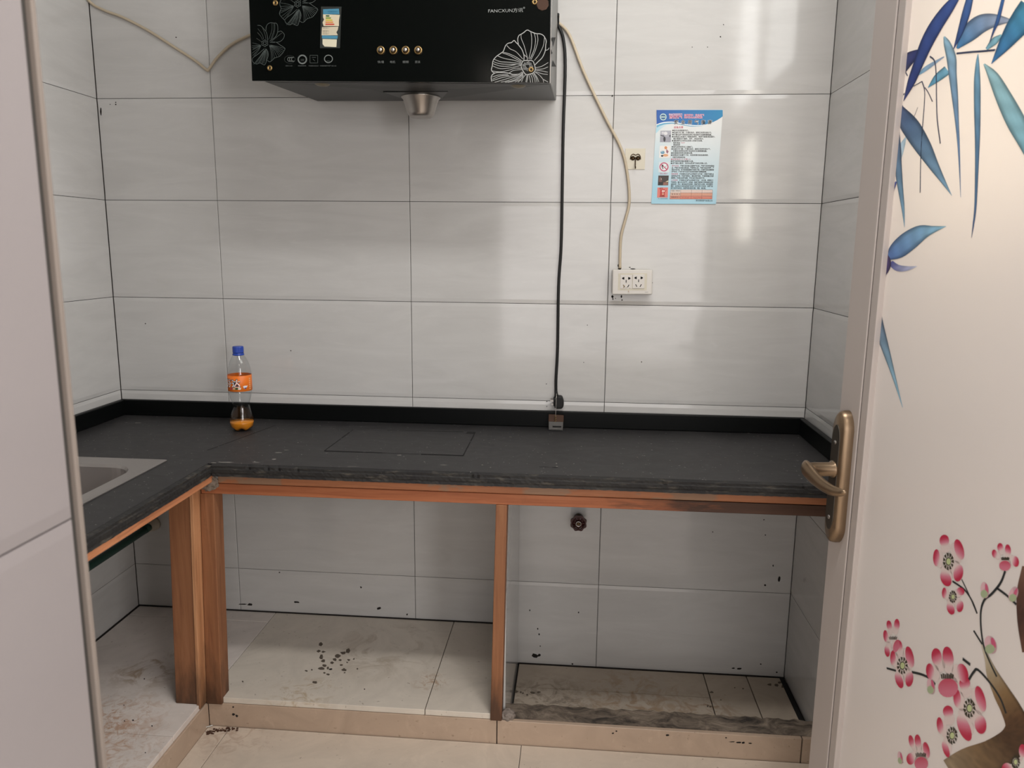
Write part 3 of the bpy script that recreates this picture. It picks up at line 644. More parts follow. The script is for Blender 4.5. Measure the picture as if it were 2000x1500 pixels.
# torn energy sticker
st = MB(); Q = lambda pts, c, dy=0.0: st.add([HP(u, v) - Vector((0, dy, 0)) for u, v in pts], [tuple(range(len(pts)))], srgb(c))
Q([(627, 13), (667, 13), (664, 94), (625, 94)], '2b2f2d')
Q([(631, 18), (662, 17), (663, 28), (631, 28)], '4a87a3', 0.0002)
Q([(631, 28), (664, 29), (662, 40), (662, 51), (632, 51), (630, 44), (633, 38), (631, 34)], 'd3c7ac', 0.0002)
Q([(629, 53), (661, 52), (660, 58), (657, 63), (660, 69), (628, 69)], 'c9bfa8', 0.0002)
Q([(629, 69), (660, 70), (659, 76), (629, 75)], '4a87a3', 0.0002)
Q([(630, 76), (658, 77), (657, 92), (634, 91), (630, 86)], 'd6d0b8', 0.0002)
for k, (c, L) in enumerate((('2f5a3a', 6), ('7d9437', 9), ('c9b23d', 12), ('d08a45', 13.5), ('bf4a3a', 15.5))):
    v = 31.2 + 4.1 * k; Q([(636.5 - 0.2 * k, v - 1.4), (636.5 + L, v - 1.4), (638.2 + L, v), (636.5 + L, v + 1.4), (636.5 - 0.2 * k, v + 1.4)], c, 0.0004)
st2 = st
for v in (55, 60, 62.5, 66): put_text(st, '额定功率 W', HP(630.5, v + 0.8) - Vector((0, 0.0003, 0)), HP(643, v + 0.8) - Vector((0, 0.0003, 0)), 0.0024, '555048')
put_text(st, '中国能效标识', HP(640, 24) - Vector((0, 0.0003, 0)), HP(660, 24) - Vector((0, 0.0003, 0)), 0.0040, '1f5d7a')
put_text(st, 'CHINA ENERGY LABEL', HP(641, 27) - Vector((0, 0.0003, 0)), HP(661, 27) - Vector((0, 0.0003, 0)), 0.0022, '1f5d7a')
st.build('energy_sticker', M['print'], hd, fixn=False)

# ------------------------------------------------------------------ cables on the back wall
def wall_cable(pts, r, y=-0.0065):
    return [on_y(y, u, v) for u, v in pts]
c = MB().tube(spline([(-0.959, -0.16, 2.19), (-0.955, -0.06, 2.11)] + wall_cable([(176, 4), (203, 20), (240, 34), (290, 60), (345, 95), (382, 119), (403, 136), (408, 135), (425, 112), (455, 85), (500, 63)], 0) + [Vector((-0.38, -0.008, 2.015)), Vector((-0.277, -0.008, 2.05))], 6), 0.0042, 8).build('power_cable', M['cable_white'])
tag(c, 'yellowed white cable looping from the left corner to the hood', 'cable')
c = MB().tube(spline([Vector((0.436, -0.012, 2.012))] + wall_cable([(1090, 43), (1112, 68), (1140, 140), (1180, 225), (1214, 292), (1226, 345), (1229, 395), (1221, 430), (1213, 462), (1211, 500), (1211, 524)], 0), 6), 0.0042, 8).build('power_cable', M['cable_white'])
tag(c, 'yellowed white cable running from the hood down to the double socket', 'cable')
bc = empty('hood_plug_cord', (0.45, -0.012, 0.88)); tag(bc, 'black hood power cord hanging straight down the wall, ending in a plug', 'cord')
MB().tube(spline([Vector((0.435, -0.03, 2.012))] + wall_cable([(1090, 47), (1100, 75), (1104, 130), (1100, 260), (1098, 380), (1096, 480), (1091, 560), (1089, 680), (1086, 740), (1086, 768)], 0, ), 6), 0.0045, 10).build('cord', M['rubber'], bc)
pg = MB().prism([(x, -0.034, z) for x, z in ((0.447, 0.884), (0.449, 0.910), (0.456, 0.922), (0.470, 0.921), (0.4755, 0.906), (0.4755, 0.890), (0.470, 0.8825), (0.456, 0.882))], (0, 1, 0), 0.028).build('plug', M['rubber'], bc, 0.004)
MB().box((0.444, -0.031, 0.890), (0.4475, -0.009, 0.916)).build('plug_face', M['rubber'], pg, 0.001)
for (y, z) in ((-0.028, 0.907), (-0.012, 0.907), (-0.020, 0.894)):
    MB().box((0.434 if z > 0.9 else 0.438, y - 0.001, z - 0.003), (0.4445, y + 0.001, z + 0.003)).build('pin', M['steel'], pg)
MB().lathe([(0.0065, 0), (0.0052, 0.012), (0.0046, 0.022)], (0.4535, -0.018, 0.915), 14, (-0.15, 0.25, 1)).build('strain_relief', M['rubber'], pg)
hw = empty('metal_block', (0.454, -0.045, ZT)); tag(hw, 'small rusty metal block standing at the upstand, wired to the black plug', 'metal block')
MB().hexa([(0.432, -0.062, ZT + 0.001), (0.475, -0.062, ZT + 0.001), (0.475, -0.022, ZT + 0.001), (0.432, -0.022, ZT + 0.001), (0.431, -0.050, 0.846), (0.476, -0.050, 0.846), (0.476, -0.024, 0.846), (0.431, -0.024, 0.846)]).build('base', M['block_metal'], hw, 0.0015)
MB().hexa([(0.4305, -0.049, 0.846), (0.4765, -0.049, 0.846), (0.4765, -0.026, 0.846), (0.4305, -0.026, 0.846), (0.4305, -0.030, 0.864), (0.4765, -0.030, 0.862), (0.4765, -0.024, 0.862), (0.4305, -0.024, 0.864)]).build('top_plate', M['rust'], hw, 0.001)
MB().box((0.444, -0.0595, 0.832), (0.470, -0.054, 0.8345)).build('slot', M['seam'], hw)
MB().box((0.433, -0.0635, ZT + 0.0005), (0.474, -0.060, ZT + 0.004)).build('foot_strip', M['rubber'], hw)
tw = [(0.4515 + 0.0022 * math.cos(k * 0.9), -0.047 + 0.0022 * math.sin(k * 0.9), 0.842 + 0.0010 * k) for k in range(26)]
MB().tube(tw, 0.0009, 6).build('twisted_wire', M['brass'], hw)
MB().tube([(0.4515, -0.047, 0.842), (0.452, -0.046, 0.868), (0.4525, -0.042, 0.90), (0.453, -0.038, 0.931)], 0.0008, 6).build('wire', M['steel'], hw)

# ------------------------------------------------------------------ adhesive hook, socket, valve, pipe
hk = empty('adhesive_hook', (0.666, 0, 1.62)); tag(hk, 'square clear adhesive wall hook beside the white cable', 'wall hook')
MB().box((0.6375, -0.0022, 1.594), (0.695, -0.0006, 1.653)).build('pad', M['cream_plastic'], hk, 0.0007)
MB().tube(spline([(0.652, -0.003, 1.622), (0.654, -0.004, 1.632), (0.660, -0.004, 1.637), (0.6675, -0.004, 1.634), (0.674, -0.004, 1.637), (0.680, -0.004, 1.632), (0.682, -0.003, 1.622)], 5), 0.0011, 6).build('hook_loop', M['hook_metal'], hk)
MB().lathe([(0.0065, 0), (0.0055, 0.003), (0.0, 0.004)], (0.6595, -0.0022, 1.6255), 14, (0, -1, 0)).build('rivet', M['hook_metal'], hk)
MB().lathe([(0.0065, 0), (0.0055, 0.003), (0.0, 0.004)], (0.6745, -0.0022, 1.6255), 14, (0, -1, 0)).build('rivet', M['hook_metal'], hk)
MB().tube(spline([(0.667, -0.004, 1.628), (0.667, -0.006, 1.615), (0.667, -0.008, 1.602), (0.667, -0.014, 1.596), (0.667, -0.019, 1.600)], 5), 0.0016, 8).build('prong', M['hook_metal'], hk)
so = empty('double_socket', (0.669, 0, 1.27)); tag(so, 'white surface-mounted double power socket with scorch marks', 'socket')
rt = math.radians(0.7); SO = Vector((0.669, 0, 1.270))
def sp(x, z, y): return (SO.x + x * math.cos(rt) - z * math.sin(rt), y, SO.z + x * math.sin(rt) + z * math.cos(rt))
def sbox(b, x0, z0, x1, z1, y0, y1):
    return b.hexa([sp(x0, z0, y0), sp(x1, z0, y0), sp(x1, z0, y1), sp(x0, z0, y1), sp(x0, z1, y0), sp(x1, z1, y0), sp(x1, z1, y1), sp(x0, z1, y1)])
sbox(MB(), -0.057, -0.035, 0.057, 0.035, -0.026, -0.001).build('back_box', M['cream_plastic'], so, 0.001)
sbox(MB(), -0.0585, -0.0365, 0.0585, 0.0365, -0.035, -0.0255).build('face_plate', M['white_plastic'], so, 0.0035, seg=3)
sbox(MB(), -0.0415, -0.024, 0.0425, 0.026, -0.0354, -0.0345).build('inner_frame', M['cream_plastic'], so, 0.0003)
for cxs, cz, y in ((-0.018, 0.0008, -0.0362), (0.018, 0.0022, -0.0375)):
    md = sbox(MB(), cxs - 0.0172, cz - 0.0205, cxs + 0.0172, cz + 0.0205, y, -0.034).build('module', M['white_plastic'], so, 0.0006)
    hl = MB(); yy = y - 0.0003
    def hole(pts): hl.prism([sp(cxs + x, cz + z, yy) for x, z in pts], (0, 1, 0), 0.0005)
    for sgn in (-1, 1):
        hole([(sgn * 0.0055, 0.0145), (sgn * 0.0055, 0.0065), (sgn * 0.0105, 0.0078), (sgn * 0.0128, 0.0105), (sgn * 0.0105, 0.0132)])
        hole([(sgn * 0.0095, -0.0085), (sgn * 0.0075, -0.0078), (sgn * 0.0035, -0.0150), (sgn * 0.0055, -0.0160)])
    hole([(-0.0011, 0.0060), (0.0011, 0.0060), (0.0011, -0.0020), (-0.0011, -0.0020)])
    hl.build('pin_holes', M['seam'], md)
b = MB(); put_text(b, 'SHMT', sp(0.037, -0.030, -0.0352), sp(0.047, -0.0300, -0.0352), 0.0030, '4a4a4a'); b.build('lettering', M['print'], so, fixn=False)
M['scorch'] = Mat('brown scorch', srgb('a88a5a'), 0.8).m
b = MB()
for k in range(9):
    x, z, r = random.uniform(-0.03, -0.006), random.uniform(-0.030, 0.002), random.uniform(0.0008, 0.0022)
    b.prism([sp(x + r * math.cos(t) * random.uniform(0.6, 1.3), z + r * math.sin(t) * random.uniform(0.5, 1), -0.0368) for t in [q * 1.05 for q in range(6)]], (0, 1, 0), 0.0003)
tag(b.build('scorch_marks', M['scorch'], so), kind='stuff')
gv = empty('gas_valve', (0.530, 0, 0.526)); tag(gv, 'dark red handwheel gas valve on the wall below the counter', 'valve')
wheel = MB(); n = 64; vs = []
GV = Vector((0.530, -0.052, 0.526))
for yy in (-0.004, 0.004):
    for rr in (0, 1):
        for k in range(n):
            t = 2 * math.pi * k / n; lob = 0.0250 + 0.0016 * math.cos(8 * t + math.pi)
            r = lob if rr == 0 else 0.0195
            vs.append(GV + Vector((r * math.sin(t), yy, r * math.cos(t))))
fs = []
for k in range(n):
    q = (k + 1) % n
    fs += [(k, q, n + q, n + k), (2 * n + k, 3 * n + k, 3 * n + q, 2 * n + q), (k, 2 * n + k, 2 * n + q, q), (n + k, n + q, 3 * n + q, 3 * n + k)]
wheel.add(vs, fs)
for k in range(8):
    t = k * math.pi / 4; d = Vector((math.sin(t), 0, math.cos(t))); wheel.tube([GV + d * 0.007, GV + d * 0.021], 0.0032, 8)
wheel.build('handwheel', M['valve_red'], gv)
MB().lathe([(0.0205, 0.0), (0.0205, 0.003), (0.010, 0.004)], GV + Vector((0, 0.004, 0.003)), 24, (0, -1, 0)).build('web', M['valve_red'], gv)
MB().lathe([(0.0092, 0), (0.0092, 0.006), (0.0074, 0.0075), (0.0066, 0.005), (0.0, 0.005)], GV + Vector((0, -0.003, 0)), 24, (0, -1, 0), cap=(True, False)).build('hub', M['steel'], gv)
MB().lathe([(0.0048, 0), (0.0048, 0.006), (0.0, 0.0062)], GV + Vector((0, -0.004, 0)), 6, (0, -1, 0), smooth=False, cap=(True, False)).build('nut', M['hook_metal'], gv)
MB().lathe([(0.014, 0.0), (0.014, 0.012), (0.008, 0.016), (0.006, 0.050)], (0.530, -0.001, 0.526), 20, (0, -1, 0)).build('stem', M['hook_metal'], gv)
gp = empty('water_pipe', (-0.885, -0.5, 0.45)); tag(gp, 'dark green water pipe along the left wall under the sink', 'pipe')
MB().tube([(-0.882, -0.030, 0.446), (-0.882, -0.6, 0.445), (-0.882, YF + 0.01, 0.444)], 0.0125, 16).build('pipe', M['pipe_green'], gp)
MB().tube(spline([(-0.8825, -0.060, 0.448), (-0.8825, -0.048, 0.448)], 3), 0.0150, 16).build('collar', M['pipe_green'], gp)
MB().lathe([(0.022, 0), (0.022, 0.010), (0.0165, 0.014), (0.0165, 0.034)], (-0.8815, -0.002, 0.447), 24, (0, -1, 0)).build('wall_fitting', M['pipe_white'], gp)

# ------------------------------------------------------------------ sink
sk = empty('kitchen_sink', (-0.71, -0.82, ZT)); tag(sk, 'stainless steel inset sink at the left, partly hidden by the doorway', 'sink')
def rrect(x0, x1, y0, y1, r, z, n=8):
    out_ = []
    for (cx_, cy_, a0) in ((x1 - r, y1 - r, 0), (x0 + r, y1 - r, 90), (x0 + r, y0 + r, 180), (x1 - r, y0 + r, 270)):
        for k in range(n + 1):
            t = math.radians(a0 + 90 * k / n); out_.append((cx_ + r * math.cos(t), cy_ + r * math.sin(t), z))
    return out_
loops = [rrect(-0.900, -0.528, -1.135, -0.507, 0.008, ZT + 0.0005), rrect(-0.900, -0.528, -1.135, -0.507, 0.008, ZT + 0.0028),
         rrect(-0.892, -0.536, -1.127, -0.515, 0.010, ZT + 0.0040), rrect(-0.866, -0.566, -1.085, -0.566, 0.075, ZT + 0.0030),
         rrect(-0.862, -0.570, -1.081, -0.570, 0.072, ZT - 0.004), rrect(-0.855, -0.577, -1.074, -0.577, 0.066, ZT - 0.128),
         rrect(-0.835, -0.597, -1.054, -0.597, 0.050, ZT - 0.150)]
b = MB(); nl = len(loops[0]); vs = [p for L in loops for p in L]
fs = [(i * nl + k, i * nl + (k + 1) % nl, (i + 1) * nl + (k + 1) % nl, (i + 1) * nl + k) for i in range(len(loops) - 1) for k in range(nl)]
fs.append(tuple(range((len(loops) - 1) * nl, len(loops) * nl)))
b.add(vs, fs, None, True); o = b.build('basin', M['sink_steel'], sk)
for p_ in o.data.polygons: p_.use_smooth = False
MB().lathe([(0.045, 0), (0.045, 0.003), (0.036, 0.004), (0.034, 0.001), (0.0, 0.001)], (-0.716, -0.82, ZT - 0.1495), 28, cap=(False, False)).build('drain', M['steel'], sk)

# ------------------------------------------------------------------ soda bottle
BT = Vector((-0.4835, -0.165, ZT)); bt = empty('soda_bottle', BT); tag(bt, 'nearly empty clear plastic soda bottle with blue cap and orange label', 'bottle')
prof = [(0.010, 0.004), (0.020, 0.0005), (0.027, 0.004), (0.0325, 0.012), (0.0345, 0.024), (0.0347, 0.032), (0.0325, 0.045), (0.0296, 0.055), (0.0262, 0.067), (0.0243, 0.079), (0.0250, 0.087),
        (0.0288, 0.098), (0.0318, 0.110), (0.0332, 0.122), (0.0340, 0.130), (0.0340, 0.168), (0.0336, 0.174), (0.0310, 0.190), (0.0270, 0.205), (0.0215, 0.217), (0.0160, 0.226), (0.0142, 0.230), (0.0142, 0.246)]
n = 40; b = MB(); vs = []; fs = []
for (r, h) in prof:
    for k in range(n):
        t = 2 * math.pi * k / n; rr = r; hh = h
        if h < 0.012: hh = h + 0.006 * (0.5 + 0.5 * math.cos(5 * t)) * (1 if r > 0.012 else 0)
        if 0.045 < h < 0.10: rr = r * (1 + 0.018 * math.cos(10 * t + h * 120))
        vs.append(BT + Vector((rr * math.cos(t), rr * math.sin(t), hh)))
for i in range(len(prof) - 1):
    for k in range(n): fs.append((i * n + k, i * n + (k + 1) % n, (i + 1) * n + (k + 1) % n, (i + 1) * n + k))
b.add(vs, fs, None, True); b.build('bottle_body', M['pet'], bt, org=BT)
b = MB(); vs = []; fs = []
lp = [(0.0, 0.005), (0.010, 0.005), (0.0195, 0.0015), (0.0262, 0.005), (0.0316, 0.0125), (0.0336, 0.024), (0.0338, 0.0275), (0.0, 0.0285)]
for (r, h) in lp:
    for k in range(n):
        t = 2 * math.pi * k / n; hh = h + (0.006 * (0.5 + 0.5 * math.cos(5 * t)) if 0.012 < r and h < 0.012 else 0)
        vs.append(BT + Vector((r * math.cos(t), r * math.sin(t), hh)))
for i in range(len(lp) - 1):
    for k in range(n): fs.append((i * n + k, i * n + (k + 1) % n, (i + 1) * n + (k + 1) % n, (i + 1) * n + k))
b.add(vs, fs, None, True); b.build('soda', M['juice'], bt)
cp_ = MB(); vs = []; fs = []; n2 = 60
cpr = [(0.0152, 0.2345), (0.0156, 0.236), (0.0156, 0.2505), (0.0146, 0.2530), (0.0, 0.2535)]
for (r, h) in cpr:
    for k in range(n2): vs.append(BT + Vector(((r - (0.0004 if k % 2 and h < 0.251 else 0)) * math.cos(2 * math.pi * k / n2), (r - (0.0004 if k % 2 and h < 0.251 else 0)) * math.sin(2 * math.pi * k / n2), h)))
for i in range(len(cpr) - 1):
    for k in range(n2): fs.append((i * n2 + k, i * n2 + (k + 1) % n2, (i + 1) * n2 + (k + 1) % n2, (i + 1) * n2 + k))
cp_.add(vs, fs); cp_.build('cap', M['cap_blue'], bt)
MB().lathe([(0.0146, 0.2265), (0.0168, 0.2275), (0.0168, 0.2290), (0.0152, 0.2335)], BT, 40, cap=(False, False)).build('tamper_ring', M['cap_blue'], bt)
lb = MB(); vs = []; fs = []
for h in (0.1225, 0.1228, 0.1690, 0.1693):
    r = 0.0346 if h in (0.1228, 0.1690) else 0.0342
    for k in range(48): vs.append(BT + Vector((r * math.cos(2 * math.pi * k / 48), r * math.sin(2 * math.pi * k / 48), h)))
for i in range(3):
    for k in range(48): fs.append((i * 48 + k, i * 48 + (k + 1) % 48, (i + 1) * 48 + (k + 1) % 48, (i + 1) * 48 + k))
lb.add(vs, fs, None, True); lbo = lb.build('label', M['orange_label'], bt)
BA = math.atan2(CAM.y - BT.y, CAM.x - BT.x)        # side of the bottle the doorway sees
def wrap(x, z, r=0.0350): a = BA + x / 0.0346; return BT + Vector((r * math.cos(a), r * math.sin(a), z))
pr = MB()
def wrap_poly(pts, col, r): pr.add([wrap(x, z, r) for x, z in pts], [tuple(range(len(pts)))], srgb(col))
def wrap_text(body, x0, x1, z, h, col, r, off=0.0):
    vs, fs = text_mesh(body, off, 3); a0 = min(v.x for v in vs); a1 = max(v.x for v in vs)
    pr.add([wrap(x0 + (v.x - a0) / (a1 - a0) * (x1 - x0), z + v.y * h, r) for v in vs], fs, srgb(col))
wrap_text('芬达', -0.0505, 0.0020, 0.1372, 0.026, '1c2238', 0.0350, 0.055)
wrap_text('芬达', -0.0490, 0.0008, 0.1378, 0.025, 'f2f2f2', 0.0353, 0.012)
for k in range(4): wrap_poly([(-0.030 + 0.008 * k, 0.1290), (-0.023 + 0.008 * k, 0.1290), (-0.021 + 0.008 * k, 0.1345), (-0.029 + 0.008 * k, 0.1352)], ['b8324a', 'd9b48a', '3a5a3a', 'e6e0d0'][k], 0.0351)
wrap_poly([(0.008, 0.1385), (0.013, 0.1400), (0.019, 0.1392), (0.0225, 0.1400), (0.020, 0.1350), (0.0145, 0.1295), (0.010, 0.1330)], 'e8e6ea', 0.0351)
wrap_poly([(0.011, 0.1335), (0.020, 0.1345), (0.0145, 0.1295)], '3a3a8a', 0.0353)
for k in range(6): wrap_poly([(0.0285, 0.127 + 0.006 * k), (0.034, 0.127 + 0.006 * k), (0.034, 0.131 + 0.006 * k), (0.0285, 0.131 + 0.006 * k)], 'f3b27c', 0.0351)
pr.build('label_print', M['print'], lbo, fixn=False)

# ------------------------------------------------------------------ gas safety poster
po = empty('safety_poster', (0.8135, 0, 1.497)); tag(po, 'blue and white gas safety poster stuck to the back wall', 'poster')
PC = [on_y(-0.0016, 1272, 398), on_y(-0.0016, 1398.5, 398.5), on_y(-0.0016, 1412, 214), on_y(-0.0016, 1283, 214)]
def PS(s, t): return PC[3].lerp(PC[2], s).lerp(PC[0].lerp(PC[1], s), t)        # s right, t down
b = MB(); N_ = 14; vs = []; cs = []; fs = []
for j in range(N_ + 1):
    for i in range(N_ + 1):
        s, t = i / N_, j / N_; vs.append(PS(s, t)); f = max(0, min(1, 0.95 * t ** 1.3 + 0.35 * (1 - s) ** 3 * t + (0.25 * max(0, 0.25 - s) if t > 0.3 else 0)))
        a_, c_ = srgb('e4e3e0'), srgb('9ecbdd'); cs.append(tuple(a_[k] + (c_[k] - a_[k]) * f for k in range(3)))
for j in range(N_):
    for i in range(N_): q = j * (N_ + 1) + i; fs.append((q, q + N_ + 1, q + N_ + 2, q + 1))
b.add(vs, fs, cs)
kk = len(vs); b.add([p + Vector((0, 0.001, 0)) for p in PC], [(0, 1, 2, 3)], srgb('e4e3e0'))
b.build('sheet', M['print'], po, fixn=False)
YPp = -0.0019
PX = lambda u, v, k=0: on_y(YPp - 0.00012 * k, u, v)
P1 = lambda x, y, k=0: PX(1270 + x * 0.075, 205 + y * 0.075, k)
P2 = lambda x, y, k=0: PX(1270 + x * 0.075, 300 + y * 0.075, k)
hdr = MB()
def strip(b, top, bot, col0, col1, k=0, Pf=P1):
    n_ = len(top); a_, c_ = srgb(col0), srgb(col1)
    cs = [tuple(a_[q] + (c_[q] - a_[q]) * i / (n_ - 1) for q in range(3)) for i in range(n_)]
    b.add([Pf(x, y, k) for x, y in top] + [Pf(x, y, k) for x, y in bot], [(i, i + n_, i + n_ + 1, i + 1) for i in range(n_ - 1)], cs + cs)
X = [165, 250, 350, 450, 550, 650, 750, 850, 950, 1050, 1150, 1250, 1350, 1450, 1550, 1650, 1750, 1850, 1888]
lo = [505, 470, 445, 435, 432, 440, 462, 485, 502, 515, 522, 525, 520, 505, 475, 440, 390, 325, 295]
strip(hdr, [(x, 128) for x in X], list(zip(X, lo)), '1f56a5', '1c84b4')
strip(hdr, list(zip(X[:13], [y + 2 for y in lo[:13]])), [(x, y + 24) for x, y in zip(X[:13], lo[:13])], 'f2f5f6', 'e8f0f4', 1)
strip(hdr, [(x, y + 26) for x, y in zip(X[:13], lo[:13])], [(x, y + 26 + w) for x, y, w in zip(X[:13], lo[:13], [60, 50, 42, 36, 28, 22, 18, 16, 16, 18, 14, 8, 2])], '6db0cf', '5d9cc0', 1)
strip(hdr, [(150, 610), (200, 570), (250, 545), (320, 515), (420, 495), (520, 492)], [(148, 740), (200, 690), (250, 640), (330, 580), (430, 520), (520, 500)], 'a5d0de', 'd5e4e8', 1)
hdr.build('header', M['print'], po, fixn=False)
em = MB()
def disc(b, Pf, x, y, rx, ry, col, k, n=24): b.add([Pf(x + rx * math.cos(2 * math.pi * i / n), y + ry * math.sin(2 * math.pi * i / n), k) for i in range(n)], [tuple(range(n))], srgb(col))
def poly(b, Pf, pts, col, k): b.add([Pf(x, y, k) for x, y in pts], [tuple(range(len(pts)))], srgb(col))
disc(em, P1, 338, 312, 88, 90, 'b9d6cf', 2); disc(em, P1, 338, 312, 66, 66, '2a5f8f', 3); poly(em, P1, [(275, 312), (310, 285), (338, 255), (370, 285), (400, 312), (400, 326), (275, 326)], 'c8e0d8', 4)
poly(em, P1, [(290, 300), (338, 262), (388, 300)], '1f4f7a', 5)
em.build('emblem', M['print'], po, fixn=False)
ti = MB()
for i, ch in enumerate('安全用气指南'):
    x = 622 + i * 176
    put_text(ti, ch, P1(x - 6, 495, 3), P1(x + 108, 492, 3), 0.0128, 'eef0f0', offset=0.05); put_text(ti, ch, P1(x, 492, 5), P1(x + 102, 489, 5), 0.0125, '0a0d10', offset=0.022)
tag(ti.build('title', M['print'], po, fixn=False), kind='stuff')
sg = MB()
for (t_, x0, x1, y, h, c_) in (('安全使用瓶装燃气', 488, 832, 262, 0.0052, 'd9a9bd'), ('清燃燃气', 495, 830, 345, 0.0096, 'd0506e'), ('温馨提示：安全用气', 880, 1400, 285, 0.0062, 'd65f80'), ('关注生命从你我做起', 880, 1360, 345, 0.0062, 'd65f80')):
    put_text(sg, t_, P1(x0 - 4, y + 3, 3), P1(x1 + 4, y, 3), h, 'e9d4de', offset=0.05); put_text(sg, t_, P1(x0, y + 2, 4), P1(x1, y - 1, 4), h, c_)
put_text(sg, '应急处置', P1(615, 605, 3), P1(858, 602, 3), 0.0062, 'c9566c', offset=0.01)
tag(sg.build('red_heading', M['print'], po, fixn=False), kind='stuff')
body = MB(); BH = 0.0049
L1 = [(680, 570, 1000, '◆首先关闭钢瓶手轮。'), (735, 570, 1600, '◆迅速打开门窗，使通风良好，驱除已泄漏的液化气。'), (790, 568, 1600, '◆不要在漏气场所附近拨打电话或开关易燃爆电器。'),
      (843, 562, 1690, '◆如果自己处理不了钢瓶泄漏时，将漏气钢瓶搬至室外，'), (895, 602, 1390, '确认钢瓶处于通风、空旷、安全的地方。'), (948, 560, 1360, '◆通知燃气公司专业抢修人员前来处理。'),
      (1002, 600, 775, '联系电话'), (1055, 600, 775, '管道泄漏'), (1108, 552, 1110, '◆首先关闭泄漏点上游阀门。'), (1163, 548, 1570, '◆迅速打开门窗，使通风良好，驱除已泄漏的液化气，'),
      (1216, 592, 1480, '不要在泄漏附近拨打电话和开关易燃爆电器。'), (1268, 540, 1105, '◆迅速查找泄漏点和部位置。'), (1322, 535, 1515, '◆如果自己处理不了时，将发现情况告知维修部，')]
for (y, x0, x1, t_) in L1: put_text(body, t_, P1(x0, y, 2), P1(x1, y + 2, 2), BH, '0c0d0e', offset=0.012)
L2 = [(112, 582, 915, '并撤离到危险区域。'), (214, 530, 1125, '◆用气场所和周围应配置灭火器。'), (268, 528, 1490, '◆漏气着火情况，及时疏散用气场所周围人员。'),
      (336, 780, 1665, '严禁使用无强火装置燃气灶具，严禁使用非家用器具'), (388, 560, 1660, '品。严禁使用可燃式调压器，严禁带病上岗，严禁使用自动喷雾，严'), (438, 558, 1658, '禁在中央厅室、地下室和高层建筑使用液化气瓶，使用燃气应检查橡胶管'),
      (488, 555, 1470, '漏气标识，任何使用户应当使用合格安装燃气报警器装置。'), (548, 762, 1650, '使用液化石油气必须做到“五不准”：钢瓶不准卧倒'), (600, 550, 1648, '摇晃倾倒使用，不准使用明火，擅自排放残液，不准钢瓶靠近热源'),
      (652, 545, 1420, '暴晒等，不准私自进行倒瓶，不准与其它物品混放使用。'), (710, 752, 1640, '使用液化石油气必须做到“四会”：会正确、看懂压力'), (762, 538, 1638, '气的颜色、着火点火后开气，会检查，定期使用肥皂水对软管接头处检'),
      (814, 538, 1632, '查是否泄、开关，要关紧总开关和阀，正确使用灭火设施，会处理意外'), (864, 535, 1628, '事故，会用有关方法和组织燃气安全技术于日常工作状态，会燃气设'), (916, 532, 1445, '施使用的基本常识，定期更换软管的位置，软管，减压阀。')]
for (y, x0, x1, t_) in L2: put_text(body, t_, P2(x0, y, 2), P2(x1, y + 2, 2), BH, '0c0d0e', offset=0.012)
put_text(body, '漯河通燃燃气有限公司', P2(1185, 1240, 2), P2(1618, 1246, 2), 0.0056, '26282a')
put_text(body, '灭火器使用指南', P2(200, 1184, 2), P2(452, 1184, 2), 0.0030, '4a4a4a')
tag(body.build('body_text', M['print'], po, fixn=False), kind='stuff')
rd = MB()
for (y, x0, x1, t_) in ((164, 535, 1045, '◆报警电话110 火警119'), (336, 562, 740, '燃气安装'), (548, 548, 720, '钢瓶管理'), (710, 542, 712, '人员管理')): put_text(rd, t_, P2(x0, y, 2), P2(x1, y, 2), BH, 'c05a72')
put_text(rd, '96097', P1(800, 998, 2), P1(905, 998, 2), 0.004, 'c9667a'); put_text(rd, '禁止烟火', P2(258, 540, 2), P2(452, 540, 2), 0.0056, 'c05a72')
tag(rd.build('red_text', M['print'], po, fixn=False), kind='stuff')
pc = MB(); poly(pc, P1, [(265, 670), (545, 665), (535, 965), (253, 968)], 'a9aab4', 1); poly(pc, P1, [(258, 835), (540, 835), (535, 962), (254, 965)], '9a9ba6', 2)
disc(pc, P1, 370, 890, 30, 68, '33343a', 3); disc(pc, P1, 400, 740, 50, 42, 'dcdcde', 3); disc(pc, P1, 330, 725, 32, 30, 'd2d2d6', 3); poly(pc, P1, [(270, 770), (300, 790), (355, 795), (365, 825), (350, 825), (285, 805), (268, 800)], '3c3d44', 4); poly(pc, P1, [(495, 790), (530, 775), (530, 830), (497, 830)], '44454c', 4)
pc.build('picture', M['print'], po, fixn=False)
pc = MB(); poly(pc, P1, [(248, 1062), (530, 1062), (516, 1378), (228, 1378)], 'e3e1de', 1); disc(pc, P1, 405, 1115, 36, 40, 'cf8a58', 2); disc(pc, P1, 320, 1235, 55, 45, '6f9cb4', 2); disc(pc, P1, 300, 1195, 24, 22, 'cfd6da', 3); poly(pc, P1, [(420, 1140), (480, 1210), (450, 1270), (415, 1230)], '9a6a78', 2); disc(pc, P1, 400, 1310, 70, 34, 'd7a277', 2); disc(pc, P1, 310, 1325, 32, 24, '2f2f35', 3)
pc.build('picture', M['print'], po, fixn=False)
pc = MB(); poly(pc, P2, [(222, 222), (506, 218), (492, 488), (212, 486)], 'd3dade', 1); disc(pc, P2, 358, 347, 118, 118, 'b94a6c', 2); disc(pc, P2, 358, 347, 90, 90, 'dfe2e4', 3); poly(pc, P2, [(283, 300), (300, 280), (435, 400), (420, 418)], 'b94a6c', 4)
poly(pc, P2, [(325, 280), (345, 300), (320, 345), (345, 390), (325, 412), (318, 380), (295, 345), (300, 310)], '26262a', 5); poly(pc, P2, [(385, 345), (430, 305), (434, 312), (392, 352)], '555a5c', 5)
pc.build('no_smoking_sign', M['print'], po, fixn=False)
